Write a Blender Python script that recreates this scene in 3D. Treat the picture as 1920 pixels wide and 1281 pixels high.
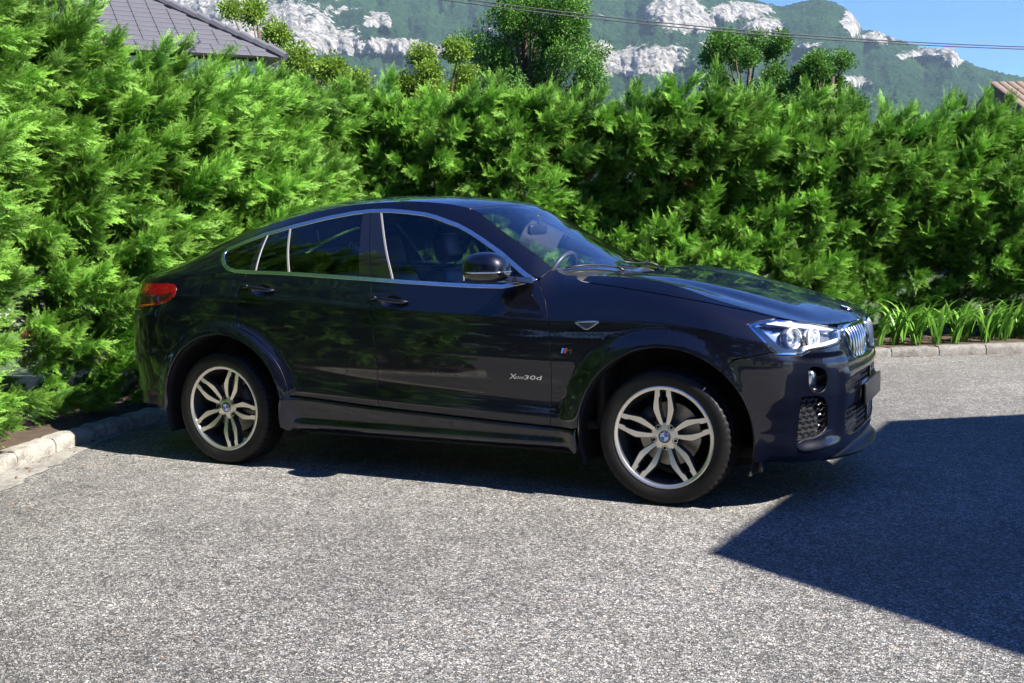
import bpy, bmesh, math, random
import numpy as np
from mathutils import Vector, Matrix, Euler
from mathutils.geometry import delaunay_2d_cdt
for o in list(bpy.data.objects): bpy.data.objects.remove(o)
scene = bpy.context.scene
COL = scene.collection
# ------------------------------------------------------------------ camera
cam = bpy.data.objects.new('camera', bpy.data.cameras.new('camera'))
COL.objects.link(cam)
cam.data.sensor_width = 36.0
cam.data.lens = 38.5465
cam.data.clip_start = .05
cam.data.clip_end = 30000
_yaw, _pitch, _roll = .45494, -.10512, -.02234
_f = Vector((-math.sin(_yaw)*math.cos(_pitch), math.cos(_yaw)*math.cos(_pitch), math.sin(_pitch)))
_r = Vector((math.cos(_yaw), math.sin(_yaw), 0)); _u = _r.cross(_f)
_r2 = _r*math.cos(_roll)+_u*math.sin(_roll); _u2 = _u*math.cos(_roll)-_r*math.sin(_roll)
cam.matrix_world = Matrix(((_r2.x,_u2.x,-_f.x,4.5193),(_r2.y,_u2.y,-_f.y,-6.0989),(_r2.z,_u2.z,-_f.z,1.4233),(0,0,0,1)))
scene.camera = cam
# ------------------------------------------------------------------ sky and sun
SUN_EL, SUN_AZ = math.radians(44.0), math.radians(-5.0)       # azimuth from +x towards +y
world = bpy.data.worlds.new('World'); scene.world = world; world.use_nodes = True
_nt = world.node_tree
_sky = _nt.nodes.new('ShaderNodeTexSky'); _sky.sky_type = 'NISHITA'; _sky.sun_disc = False
_sky.sun_elevation = SUN_EL; _sky.sun_rotation = math.pi/2-SUN_AZ
_sky.altitude = 1500; _sky.air_density = 1.0; _sky.dust_density = 0.0; _sky.ozone_density = 6.0
_hs = _nt.nodes.new('ShaderNodeHueSaturation'); _hs.inputs['Saturation'].default_value = 1.28; _hs.inputs['Value'].default_value = .82; _hs.inputs['Hue'].default_value = .52
_nt.links.new(_sky.outputs[0], _hs.inputs['Color']); _nt.links.new(_hs.outputs[0], _nt.nodes['Background'].inputs[0])
_nt.nodes['Background'].inputs[1].default_value = .085
sun = bpy.data.objects.new('sun', bpy.data.lights.new('sun', 'SUN')); COL.objects.link(sun)
sun.data.energy = 5.0; sun.data.angle = math.radians(.5); sun.data.color = (1.0, .95, .86)
_sd = Vector((math.cos(SUN_EL)*math.cos(SUN_AZ), math.cos(SUN_EL)*math.sin(SUN_AZ), math.sin(SUN_EL)))
sun.rotation_euler = (-_sd).to_track_quat('-Z', 'Y').to_euler(); sun.location = (10, 0, 20)
vs = scene.view_settings
vs.view_transform = 'Standard'; vs.look = 'None'; vs.gamma = 1.0; vs.use_curve_mapping = False; vs.exposure = 1.68
scene.render.engine = 'CYCLES'
scene.cycles.max_bounces = 7; scene.cycles.diffuse_bounces = 2; scene.cycles.transparent_max_bounces = 24; scene.cycles.volume_bounces = 0
scene.cycles.glossy_bounces = 4; scene.cycles.transmission_bounces = 4
scene.cycles.caustics_reflective = False; scene.cycles.caustics_refractive = False
scene.cycles.sample_clamp_indirect = 4.0
# ------------------------------------------------------------------ helpers
def tag(o, label=None, cat=None, group=None, kind=None):
    if label: o['label'] = label
    if cat: o['category'] = cat
    if group: o['group'] = group
    if kind: o['kind'] = kind
    return o
def empty(name, loc=(0,0,0), parent=None):
    o = bpy.data.objects.new(name, None); COL.objects.link(o); o.location = loc
    o.empty_display_size = .1
    if parent: o.parent = parent
    return o
def mk(name, verts, faces, mat, parent=None, smooth=True, normals=None, mats=None, midx=None):
    me = bpy.data.meshes.new(name)
    me.from_pydata([tuple(v) for v in verts], [], [tuple(f) for f in faces])
    for m in (mats or [mat]): me.materials.append(m)
    me.polygons.foreach_set('use_smooth', [smooth]*len(me.polygons))
    if midx is not None: me.polygons.foreach_set('material_index', list(midx))
    me.update()
    if normals is not None: me.normals_split_custom_set_from_vertices([tuple(n) for n in normals])
    o = bpy.data.objects.new(name, me); COL.objects.link(o)
    if parent: o.parent = parent
    return o
def share(name, me, parent=None, mw=None):
    o = bpy.data.objects.new(name, me); COL.objects.link(o)
    if parent: o.parent = parent
    if mw is not None: o.matrix_local = mw
    return o
class MB:
    """collects simple solids into one mesh"""
    def __init__(s): s.v = []; s.f = []; s.m = []
    def add(s, V, Fc, mi=0):
        b = len(s.v); s.v += [tuple(map(float, v)) for v in V]; s.f += [tuple(i+b for i in f) for f in Fc]; s.m += [mi]*len(Fc)
    def box(s, c, d, rot=None, mi=0):
        P = [Vector((x*d[0]/2, y*d[1]/2, z*d[2]/2)) for x in (-1,1) for y in (-1,1) for z in (-1,1)]
        if rot is not None: P = [rot @ q for q in P]
        s.add([q+Vector(c) for q in P], [(0,1,3,2),(4,6,7,5),(0,4,5,1),(2,3,7,6),(0,2,6,4),(1,5,7,3)], mi)
    def rbox(s, c, d, r=.01, rot=None, n=3, mi=0):
        bm = bmesh.new(); bmesh.ops.create_cube(bm, size=1)
        bmesh.ops.scale(bm, vec=d, verts=bm.verts)
        bmesh.ops.bevel(bm, geom=bm.edges[:], offset=min(r, min(d)*.49), segments=n, profile=.5, affect='EDGES')
        bm.verts.index_update()
        V = [Vector(v.co) for v in bm.verts]
        if rot is not None: V = [rot @ q for q in V]
        s.add([q+Vector(c) for q in V], [[v.index for v in f.verts] for f in bm.faces], mi); bm.free()
    def tube(s, pts, rad, n=8, closed=False, caps=True, mi=0):
        P = [Vector(q) for q in pts]; N = len(P)
        R = rad if hasattr(rad, '__len__') else [rad]*N
        up = None; V = []
        for i in range(N):
            a = P[(i-1) % N] if (closed or i > 0) else P[i]; b = P[(i+1) % N] if (closed or i < N-1) else P[i]
            t = (b-a).normalized()
            if up is None:
                up = t.orthogonal().normalized()
            up = (up-t*up.dot(t)); up = up.normalized() if up.length > 1e-6 else t.orthogonal().normalized()
            w = t.cross(up)
            for k in range(n):
                A = 2*math.pi*k/n
                V.append(P[i]+(up*math.cos(A)+w*math.sin(A))*R[i])
        Fc = []
        for i in range(N if closed else N-1):
            j = (i+1) % N
            for k in range(n):
                l = (k+1) % n
                Fc.append((i*n+k, i*n+l, j*n+l, j*n+k))
        if caps and not closed:
            Fc.append(tuple(range(n-1, -1, -1))); Fc.append(tuple((N-1)*n+k for k in range(n)))
        s.add(V, Fc, mi)
    def lathe(s, prof, n=48, axis='y', c=(0,0,0), mi=0, closed=False):
        """prof: list of (radius, axial)"""
        V = []; m = len(prof)
        for k in range(n):
            A = 2*math.pi*k/n
            for r, a in prof:
                if axis == 'y': V.append((c[0]+r*math.cos(A), c[1]+a, c[2]+r*math.sin(A)))
                elif axis == 'z': V.append((c[0]+r*math.cos(A), c[1]+r*math.sin(A), c[2]+a))
                else: V.append((c[0]+a, c[1]+r*math.cos(A), c[2]+r*math.sin(A)))
        Fc = []
        for k in range(n):
            l = (k+1) % n
            for i in range(m if closed else m-1):
                j = (i+1) % m
                Fc.append((k*m+i, k*m+j, l*m+j, l*m+i))
        s.add(V, Fc, mi)
    def build(s, name, mats, parent=None, smooth=True, flip_y=False, auto=None):
        ms = mats if isinstance(mats, (list, tuple)) else [mats]
        V = s.v; Fc = s.f
        if flip_y: V = [(x,-y,z) for x,y,z in V]; Fc = [f[::-1] for f in Fc]
        o = mk(name, V, Fc, None, parent, smooth, mats=ms, midx=s.m)
        bm = bmesh.new(); bm.from_mesh(o.data); bmesh.ops.recalc_face_normals(bm, faces=bm.faces)
        bm.to_mesh(o.data); bm.free()
        if auto: o.data.set_sharp_from_angle(angle=math.radians(auto))
        return o
# ------------------------------------------------------------------ materials
M = {}
def nmat(name):
    m = bpy.data.materials.new(name); m.use_nodes = True
    nt = m.node_tree; b = nt.nodes['Principled BSDF']; M[name] = m
    return m, nt, b
def simple(name, col, rough=.5, metal=0., spec=.5, coat=0., noise=0., nscale=20., bump=0.):
    m, nt, b = nmat(name)
    b.inputs['Base Color'].default_value = (*col, 1); b.inputs['Roughness'].default_value = rough
    b.inputs['Metallic'].default_value = metal; b.inputs['Specular IOR Level'].default_value = spec
    b.inputs['Coat Weight'].default_value = coat; b.inputs['Coat Roughness'].default_value = .03
    if noise or bump:
        tc = nt.nodes.new('ShaderNodeTexCoord')
        n = nt.nodes.new('ShaderNodeTexNoise'); n.inputs['Scale'].default_value = nscale; n.inputs['Detail'].default_value = 6
        nt.links.new(tc.outputs['Object'], n.inputs['Vector'])
        if noise:
            r = nt.nodes.new('ShaderNodeMapRange'); r.inputs[3].default_value = 1-noise; r.inputs[4].default_value = 1+noise
            nt.links.new(n.outputs[0], r.inputs[0])
            mx = nt.nodes.new('ShaderNodeMix'); mx.data_type = 'RGBA'; mx.blend_type = 'MULTIPLY'; mx.inputs[0].default_value = 1
            mx.inputs[6].default_value = (*col, 1); nt.links.new(r.outputs[0], mx.inputs[7]); nt.links.new(mx.outputs[2], b.inputs['Base Color'])
        if bump:
            bp = nt.nodes.new('ShaderNodeBump'); bp.inputs['Strength'].default_value = bump; bp.inputs['Distance'].default_value = .02
            nt.links.new(n.outputs[0], bp.inputs['Height']); nt.links.new(bp.outputs[0], b.inputs['Normal'])
    return m
# ------------------------------------------------------------------ ground, kerbs
def vnoise(x, y, seed=0):
    x = np.asarray(x, float); y = np.asarray(y, float)
    def h(i, j):
        v = np.sin(i*127.1+j*311.7+seed*74.7)*43758.5453
        return v-np.floor(v)
    i = np.floor(x); j = np.floor(y); u = x-i; v = y-j; u = u*u*(3-2*u); v = v*v*(3-2*v)
    return (h(i,j)*(1-u)+h(i+1,j)*u)*(1-v)+(h(i,j+1)*(1-u)+h(i+1,j+1)*u)*v
def fbm(x, y, o=5, seed=0):
    r = 0; a = .5
    for k in range(o): r = r+a*vnoise(x*2**k, y*2**k, seed+k); a *= .5
    return r
def ND(nt, t, **kw):
    n = nt.nodes.new(t)
    for k, v in kw.items():
        if k.startswith('i'):
            n.inputs[int(k[1:])].default_value = v
        else: setattr(n, k, v)
    return n
def ramp(nt, stops):
    r = nt.nodes.new('ShaderNodeValToRGB'); e = r.color_ramp.elements
    while len(e) < len(stops): e.new(.5)
    for k, (p, c) in enumerate(stops): e[k].position = p; e[k].color = (*c, 1)
    return r
def asphalt():
    m, nt, b = nmat('asphalt'); L = nt.links.new
    tc = ND(nt, 'ShaderNodeTexCoord')
    vo = ND(nt, 'ShaderNodeTexVoronoi'); vo.inputs['Scale'].default_value = 104; vo.inputs['Randomness'].default_value = 1
    vo2 = ND(nt, 'ShaderNodeTexVoronoi'); vo2.inputs['Scale'].default_value = 104; vo2.feature = 'DISTANCE_TO_EDGE'
    wob = ND(nt, 'ShaderNodeTexNoise'); wob.inputs['Scale'].default_value = 60
    va = ND(nt, 'ShaderNodeVectorMath', operation='SCALE'); va.inputs['Scale'].default_value = .012
    vb = ND(nt, 'ShaderNodeVectorMath', operation='ADD')
    L(tc.outputs['Object'], wob.inputs['Vector']); L(wob.outputs['Color'], va.inputs[0]); L(va.outputs[0], vb.inputs[0]); L(tc.outputs['Object'], vb.inputs[1])
    for v in (vo, vo2): L(vb.outputs[0], v.inputs['Vector'])
    sep = ND(nt, 'ShaderNodeSeparateColor'); L(vo.outputs['Color'], sep.inputs[0])
    stone = ramp(nt, [(0,(.075,.073,.070)),(.25,(.165,.159,.151)),(.58,(.285,.275,.260)),(.85,(.39,.376,.357)),(.96,(.56,.54,.51)),(1,(.38,.30,.22))])
    L(sep.outputs[0], stone.inputs[0])
    # bitumen between stones
    ed = ND(nt, 'ShaderNodeMapRange'); ed.inputs[1].default_value = .02; ed.inputs[2].default_value = .14; L(vo2.outputs[0], ed.inputs[0])
    mx = ND(nt, 'ShaderNodeMix', data_type='RGBA'); mx.inputs[6].default_value = (.035,.034,.033,1); L(ed.outputs[0], mx.inputs[0]); L(stone.outputs[0], mx.inputs[7])
    # worn / dirty zones
    n1 = ND(nt, 'ShaderNodeTexNoise'); n1.inputs['Scale'].default_value = .42; n1.inputs['Detail'].default_value = 7; n1.inputs['Roughness'].default_value = .62
    L(tc.outputs['Object'], n1.inputs['Vector'])
    r1 = ND(nt, 'ShaderNodeMapRange'); r1.inputs[1].default_value = .3; r1.inputs[2].default_value = .7; r1.inputs[3].default_value = .58; r1.inputs[4].default_value = 1.24; L(n1.outputs[0], r1.inputs[0])
    n2 = ND(nt, 'ShaderNodeTexNoise'); n2.inputs['Scale'].default_value = 7; n2.inputs['Detail'].default_value = 6; L(tc.outputs['Object'], n2.inputs['Vector'])
    r2 = ND(nt, 'ShaderNodeMapRange'); r2.inputs[1].default_value = .3; r2.inputs[2].default_value = .7; r2.inputs[3].default_value = .80; r2.inputs[4].default_value = 1.15; L(n2.outputs[0], r2.inputs[0])
    mm = ND(nt, 'ShaderNodeMath', operation='MULTIPLY'); L(r1.outputs[0], mm.inputs[0]); L(r2.outputs[0], mm.inputs[1])
    mc = ND(nt, 'ShaderNodeMix', data_type='RGBA', blend_type='MULTIPLY'); mc.inputs[0].default_value = 1; L(mx.outputs[2], mc.inputs[6]); L(mm.outputs[0], mc.inputs[7])
    L(mc.outputs[2], b.inputs['Base Color']); b.inputs['Roughness'].default_value = .62; b.inputs['Specular IOR Level'].default_value = .45
    # relief: stones stand proud with random heights and tilts
    hh = ND(nt, 'ShaderNodeMath', operation='POWER'); hh.inputs[1].default_value = .5; L(ed.outputs[0], hh.inputs[0])
    h2 = ND(nt, 'ShaderNodeMath', operation='MULTIPLY_ADD'); h2.inputs[1].default_value = 1.0; L(sep.outputs[1], h2.inputs[0]); L(hh.outputs[0], h2.inputs[2])
    fine = ND(nt, 'ShaderNodeTexNoise'); fine.inputs['Scale'].default_value = 320; fine.inputs['Detail'].default_value = 3; L(tc.outputs['Object'], fine.inputs['Vector'])
    h3 = ND(nt, 'ShaderNodeMath', operation='MULTIPLY_ADD'); h3.inputs[1].default_value = .8; L(fine.outputs[0], h3.inputs[0]); L(h2.outputs[0], h3.inputs[2])
    bp = ND(nt, 'ShaderNodeBump'); bp.inputs['Strength'].default_value = 1.0; bp.inputs['Distance'].default_value = .0040; L(h3.outputs[0], bp.inputs['Height']); L(bp.outputs[0], b.inputs['Normal'])
asphalt()
def concrete(name, base, dark, sc=9):
    m, nt, b = nmat(name); L = nt.links.new
    tc = ND(nt, 'ShaderNodeTexCoord'); oi = ND(nt, 'ShaderNodeObjectInfo')
    va = ND(nt, 'ShaderNodeVectorMath', operation='ADD'); L(tc.outputs['Object'], va.inputs[0]); L(oi.outputs['Location'], va.inputs[1])
    n = ND(nt, 'ShaderNodeTexNoise'); n.inputs['Scale'].default_value = sc; n.inputs['Detail'].default_value = 9; n.inputs['Roughness'].default_value = .68; L(va.outputs[0], n.inputs['Vector'])
    r = ramp(nt, [(.30, dark), (.52, base), (.75, tuple(min(1, c*1.25) for c in base))]); L(n.outputs[0], r.inputs[0])
    v = ND(nt, 'ShaderNodeTexVoronoi'); v.inputs['Scale'].default_value = 140; L(va.outputs[0], v.inputs['Vector'])
    sp = ND(nt, 'ShaderNodeSeparateColor'); L(v.outputs['Color'], sp.inputs[0])
    mr = ND(nt, 'ShaderNodeMapRange'); mr.inputs[3].default_value = .72; mr.inputs[4].default_value = 1.2; L(sp.outputs[0], mr.inputs[0])
    mc = ND(nt, 'ShaderNodeMix', data_type='RGBA', blend_type='MULTIPLY'); mc.inputs[0].default_value = 1; L(r.outputs[0], mc.inputs[6]); L(mr.outputs[0], mc.inputs[7])
    L(mc.outputs[2], b.inputs['Base Color']); b.inputs['Roughness'].default_value = .85
    bp = ND(nt, 'ShaderNodeBump'); bp.inputs['Strength'].default_value = .7; bp.inputs['Distance'].default_value = .012; L(n.outputs[0], bp.inputs['Height'])
    bp2 = ND(nt, 'ShaderNodeBump'); bp2.inputs['Strength'].default_value = .6; bp2.inputs['Distance'].default_value = .003; L(sp.outputs[1], bp2.inputs['Height']); L(bp.outputs[0], bp2.inputs['Normal']); L(bp2.outputs[0], b.inputs['Normal'])
concrete('kerb_concrete', (.29,.272,.238), (.12,.112,.096)); concrete('kerb_grey', (.19,.18,.165), (.085,.08,.07)); concrete('gutter_concrete', (.24,.228,.205), (.12,.114,.10), 7)
simple('soil', (.055,.036,.022), .95, noise=.6, nscale=14, bump=.8); simple('turf', (.05,.085,.025), .95, noise=.5, nscale=.4)
simple('render_white', (.74,.73,.70), .9, noise=.06, nscale=3); simple('slate', (.080,.078,.090), .62, noise=.22, nscale=4); simple('roof_brown', (.16,.115,.085), .8, noise=.3, nscale=7)
simple('timber', (.10,.06,.035), .7, noise=.3, nscale=9); simple('window_glass', (.02,.025,.03), .05, coat=1)
# lines the kerbs run along (front foot of the kerb)
KL = [(-.10,-4.6),(-.42,-3.55),(-.78,-2.55),(-1.13,-1.62),(-1.26,-1.28),(-1.39,-.74),(-1.47,-.2),(-1.53,.35),(-1.62,1.2),(-1.70,2.0),(-1.74,2.52)]
KB = [(-1.62,2.78),(14.6,2.78+.588*16.22)]
KS = [(16,-13.2),(-9,-11.6)]
tag(mk('ground', [(-7000,-7000,-.06),(7000,-7000,-.06),(7000,7000,-.06),(-7000,7000,-.06)], [(0,1,2,3)], M['turf'], smooth=False), kind='structure')
yard = [(-.10,-4.6),(-2.5,-12.1)]+[(-9,-11.6),(16,-13.2),(30,-13.6),(30,21.4),(14.6,12.32)]
yp = [(x-.03, y) for x, y in KL]+[(KB[0][0], KB[0][1]+.03), (KB[1][0], KB[1][1]+.03), (30,21.4), (30,-13.6), (16,-13.2), (-9,-11.6), (-3.2,-9.2)]
tag(mk('asphalt_yard', [(x,y,0) for x,y in yp], [tuple(range(len(yp)))[::-1]], M['asphalt'], smooth=False), kind='structure')
def bed(name, pts, mat='soil'):
    o = mk(name, pts, [tuple(range(len(pts)))], M[mat], smooth=False); tag(o, kind='structure')
# soil beds behind the kerbs, gently mounded strips
def strip_bed(name, P, side, w, mat='soil', z0=.075):
    V = []; Fc = []; P = [Vector((x, y)) for x, y in P]; R = []
    for a, b in zip(P[:-1], P[1:]):
        k = max(1, int((b-a).length/.12))
        R += [a+(b-a)*j/k for j in range(k)]
    R.append(P[-1]); n = 9
    for i, q in enumerate(R):
        t = (R[min(i+1, len(R)-1)]-R[max(i-1, 0)]).normalized(); nn = Vector((-t.y, t.x))*side
        for j in range(n):
            d = .10+w*j/(n-1); z = z0+.035*float(fbm(np.array(q.x*3+d*3), np.array(q.y*3), 4, 3))+.03*min(1, j/3)
            V.append((q.x+nn.x*d, q.y+nn.y*d, z))
    for i in range(len(R)-1):
        for j in range(n-1): Fc.append((i*n+j, i*n+j+1, i*n+n+j+1, i*n+n+j))
    tag(mk(name, V, Fc, M[mat]), kind='structure')
strip_bed('soil_bed', KL, 1, 1.7); strip_bed('soil_bed', KB, 1, 2.2)
# pale concrete gutter strip along the left kerb, breaking up towards the asphalt
V = []; R = []
for a, b in zip(KL[:-1], KL[1:]):
    for j in range(8): R.append((a[0]+(b[0]-a[0])*j/8, a[1]+(b[1]-a[1])*j/8))
n = 2; random.seed(4)
for i, (x, y) in enumerate(R):
    t = Vector((R[min(i+1,len(R)-1)][0]-R[max(i-1,0)][0], R[min(i+1,len(R)-1)][1]-R[max(i-1,0)][1])).normalized()
    wd = (.20+.10*float(vnoise(np.array(i*.6), np.array(1.5))))*max(.12, min(1, (-.2-y)/1.3))
    V += [(x, y, .006), (x+t.y*wd*.7, y-t.x*wd*.7, .007), (x+t.y*wd, y-t.x*wd, .0035)]
m = MB(); m.add(V, [(i*3+k, i*3+k+1, i*3+4+k, i*3+3+k) for i in range(len(R)-1) for k in (0,1)]); tag(m.build('gutter', M['gutter_concrete']), kind='structure')
# kerb stones: one object per stone under each kerb run
def stone_mesh(L, w, h, seed):
    rnd = random.Random(seed); bm = bmesh.new(); nx = 7
    prof = [(0,-.03),(0,h*.55),(.006,h*.80),(.022,h*.95),(.05,h),(w*.7,h),(w,h*.96),(w,-.03)]
    V = []
    for i in range(nx):
        u = i/(nx-1); x = (u-.5)*L; e = .005 if i in (0, nx-1) else 0
        row = []
        for k, (a, z) in enumerate(prof):
            row.append(bm.verts.new((x+rnd.uniform(-.002,.002), a+rnd.uniform(-.005,.005)+(e if k < 4 else 0), z+(rnd.uniform(-.005,.005) if 0 < k < 7 else 0)-(e if 2 <= k <= 6 else 0))))
        V.append(row)
    for i in range(nx-1):
        for k in range(len(prof)-1): bm.faces.new((V[i][k], V[i+1][k], V[i+1][k+1], V[i][k+1]))
    bm.faces.new(V[0][::-1]); bm.faces.new(V[-1])
    bmesh.ops.recalc_face_normals(bm, faces=bm.faces)
    me = bpy.data.meshes.new('kerb_stone'); bm.to_mesh(me); bm.free(); me.materials.append(M['kerb_concrete'])
    me.polygons.foreach_set('use_smooth', [True]*len(me.polygons)); me.set_sharp_from_angle(angle=math.radians(50))
    return me
def kerb_run(P, L, side, h=.10, w=.14, mat='kerb_concrete'):
    """stones along polyline P; body of the stone lies on `side` (+1 left of travel)"""
    root = tag(empty('kerb', (P[0][0], P[0][1], 0)), kind='structure')
    Ms = [stone_mesh(L-.010, w, h, k) for k in range(4)]
    for me in Ms: me.materials[0] = M[mat]
    P = [Vector((x, y)) for x, y in P]; cum = [0]
    for a, b in zip(P[:-1], P[1:]): cum.append(cum[-1]+(b-a).length)
    def at(s):
        for i in range(len(P)-1):
            if s <= cum[i+1] or i == len(P)-2: return P[i]+(P[i+1]-P[i])*((s-cum[i])/(cum[i+1]-cum[i]))
    s = 0; k = 0
    while s+L <= cum[-1]+.05:
        a, b = at(s), at(s+L); t = (b-a).normalized(); c = (a+b)/2
        M4 = Matrix.Translation((c.x-P[0].x, c.y-P[0].y, random.uniform(-.004,.004))) @ Matrix.Rotation(math.atan2(t.y, t.x)+random.uniform(-.012,.012)+(0 if side > 0 else math.pi), 4, 'Z')
        share('kerb_stone', Ms[k % 4], root, M4); s += L; k += 1
random.seed(7)
kerb_run(KL, .42, 1); kerb_run(KB, .50, 1, mat='kerb_grey'); kerb_run(KS[::-1], 2.2, -1)
# ------------------------------------------------------------------ car body surfaces (metres, rear axle at x=0, front at 2.81)
import numpy as np
def pchip(xs, ys):
    xs = np.asarray(xs, float); ys = np.asarray(ys, float)
    h = np.diff(xs); d = np.diff(ys)/h
    m = np.zeros(len(xs))
    for i in range(1, len(xs)-1):
        if d[i-1]*d[i] > 0:
            w1 = 2*h[i]+h[i-1]; w2 = h[i]+2*h[i-1]
            m[i] = (w1+w2)/(w1/d[i-1]+w2/d[i])
    m[0] = d[0]; m[-1] = d[-1]
    def f(x):
        x = np.asarray(x, float)
        i = np.clip(np.searchsorted(xs, x)-1, 0, len(xs)-2)
        t = (x-xs[i])/h[i]
        lo = x < xs[0]; hi = x > xs[-1]
        t2 = t*t; t3 = t2*t
        r = (2*t3-3*t2+1)*ys[i]+(t3-2*t2+t)*h[i]*m[i]+(-2*t3+3*t2)*ys[i+1]+(t3-t2)*h[i]*m[i+1]
        r = np.where(lo, ys[0]+m[0]*(x-xs[0]), r)
        return np.where(hi, ys[-1]+m[-1]*(x-xs[-1]), r)
    return f
def natspline(xs, ys):
    xs = np.asarray(xs, float); ys = np.asarray(ys, float); n = len(xs); h = np.diff(xs)
    A = np.eye(n); b = np.zeros(n)
    for i in range(1, n-1):
        A[i, i-1] = h[i-1]; A[i, i] = 2*(h[i-1]+h[i]); A[i, i+1] = h[i]
        b[i] = 6*((ys[i+1]-ys[i])/h[i]-(ys[i]-ys[i-1])/h[i-1])
    M = np.linalg.solve(A, b)
    def f(x):
        x = np.asarray(x, float)
        i = np.clip(np.searchsorted(xs, x)-1, 0, n-2)
        a = xs[i+1]-x; c = x-xs[i]
        return (M[i]*a**3+M[i+1]*c**3)/(6*h[i])+(ys[i]/h[i]-M[i]*h[i]/6)*a+(ys[i+1]/h[i]-M[i+1]*h[i]/6)*c
    return f
YW = .94
# plan outline of the body (s runs along it: straight side s = x, then round the corners)
_pf = np.array([(2.90,.94),(3.02,.938),(3.2,.915),(3.4,.845),(3.54,.72),(3.615,.56),(3.655,.33),(3.674,0),(3.655,-.33)])
_pr = np.array([(-.30,.94),(-.42,.937),(-.6,.91),(-.78,.83),(-.88,.70),(-.935,.50),(-.965,.25),(-.975,0),(-.965,-.25)])
def _arc(P):
    t = np.concatenate([[0], np.cumsum(np.hypot(*np.diff(P, axis=0).T))])
    return t
_tf = 2.90+_arc(_pf); _tr = -.30-_arc(_pr)
_fx, _fy = natspline(_tf, _pf[:,0]), natspline(_tf, _pf[:,1])
_rx, _ry = natspline(_tr[::-1], _pr[::-1,0]), natspline(_tr[::-1], _pr[::-1,1])
SF = float(_tf[-2]); SR = float(_tr[-2])          # s at the nose / tail centre line
def plan(s):
    s = np.asarray(s, float)
    x = np.where(s > 2.90, _fx(np.maximum(s, 2.9)), np.where(s < -.30, _rx(np.minimum(s, -.3)), s))
    y = np.where(s > 2.90, _fy(np.maximum(s, 2.9)), np.where(s < -.30, _ry(np.minimum(s, -.3)), YW))
    return x, y
def plan_n(s):
    e = 1e-3
    x1, y1 = plan(np.asarray(s)+e); x0, y0 = plan(np.asarray(s)-e)
    tx, ty = x1-x0, y1-y0
    L = np.hypot(tx, ty)
    return -ty/L, tx/L                                # outward (+y on the side)
ZS = pchip([SR,-1.17,-.8,-.45,0,.5,1.14,1.8,2.2,2.5,2.81,3.2,SF],[.42,.42,.44,.46,.468,.45,.412,.382,.366,.360,.357,.355,.355])
ZC = pchip([SR,-1.17,-.8,-.45,0,.5,1.14,1.8,2.2,2.5,2.75,3.0,3.2,3.41,3.6,3.78,SF],[1.02,1.02,1.035,1.045,1.037,1.015,.976,.949,.934,.936,.93,.905,.86,.82,.79,.77,.76])
ZRt = pchip([SR,-1.17,-.96,-.8,-.62,-.46,-.25,0,.2,.5,.85,1.14,1.4,1.55,1.8,2.0,2.2,2.5,2.81,3.0,3.2,3.41,3.6,3.78,4.01,SF],
            [1.185,1.182,1.178,1.185,1.215,1.262,1.345,1.425,1.475,1.535,1.572,1.578,1.557,1.525,1.385,1.268,1.155,1.148,1.107,1.05,1.000,.955,.923,.902,.893,.890])
YRt = pchip([SR,-1.17,-.96,-.8,-.62,-.46,-.25,0,.2,.5,.85,1.14,1.4,1.55,1.8,2.0,2.2,2.5,2.81,3.0,3.2,3.41,3.6,3.78,4.01,SF],
            [.825,.81,.775,.70,.635,.60,.575,.565,.56,.558,.562,.56,.545,.53,.585,.625,.66,.705,.74,.755,.775,.82,.845,.865,.885,.90])
_zbd = pchip([SR,-.8,-.4,0,.146,.45,1.034,1.493,1.877,2.1],[1.10,1.12,1.165,1.178,1.172,1.161,1.128,1.104,1.091,1.088])
def ZB(s):
    s = np.asarray(s, float)
    a = _zbd(s); b = ZC(s)+.5*(ZRt(s)-ZC(s))
    w = np.clip((s-1.95)/.3, 0, 1); w = w*w*(3-2*w)
    return a*(1-w)+b*w
YBt = pchip([SR,-1.17,-.96,-.8,-.6,-.3,0,.5,1.14,1.8,2.1,2.3,2.6,2.81,3.0,3.2,3.41,3.6,3.78,4.01,SF],
            [.89,.885,.875,.855,.835,.82,.81,.80,.80,.803,.812,.825,.835,.842,.85,.868,.89,.902,.91,.918,.925])
# inboard-ness of the section nodes: columns rear bumper / door / front bumper blended along s
def _blend(vr, vd, vf):
    return pchip([SR,-.75,-.25,.5,2.2,2.9,3.35,SF],[vr,vr,.5*(vr+vd),vd,vd,.5*(vd+vf),vf,vf])
_N = []
def node(zf, vr, vd, vf): _N.append((zf, _blend(vr, vd, vf)))
node(lambda s: .205, .78, .79, .82)
node(lambda s: .235, .84, .845, .88)
node(lambda s: .262, .890, .882, .912)
node(lambda s: .276, .900, .891, .918)
node(lambda s: .290, .905, .889, .921)
node(lambda s: .318, .910, .879, .924)
node(lambda s: max(.326, float(ZS(s))-.05), .912, .884, .925)
node(lambda s: max(.331, float(ZS(s))-.014), .915, .8925, .926)
node(lambda s: max(.336, float(ZS(s))-.003), .914, .8930, .926)
node(lambda s: ZS(s)+.006, .913, .8936, .926)
node(lambda s: ZS(s)+.035, .914, .8955, .926)
node(lambda s: ZS(s)+.052, .916, .8945, .927)
node(lambda s: ZS(s)+.11, .922, .885, .930)
node(lambda s: ZS(s)+.15, .928, .8825, .934)
node(lambda s: ZS(s)+.22, .936, .8855, .939)
node(lambda s: ZS(s)+.30, .938, .8855, .939)
node(lambda s: .55*(ZC(s))+.45*(ZS(s)+.30), .930, .880, .936)
node(lambda s: ZC(s)-.035, .905, .872, .925)
node(lambda s: ZC(s)-.006, .900, .8715, .921)
node(lambda s: ZC(s)+.014, .893, .861, .915)
_W0, _W1, _W2 = .40, .96, 1.50
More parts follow.
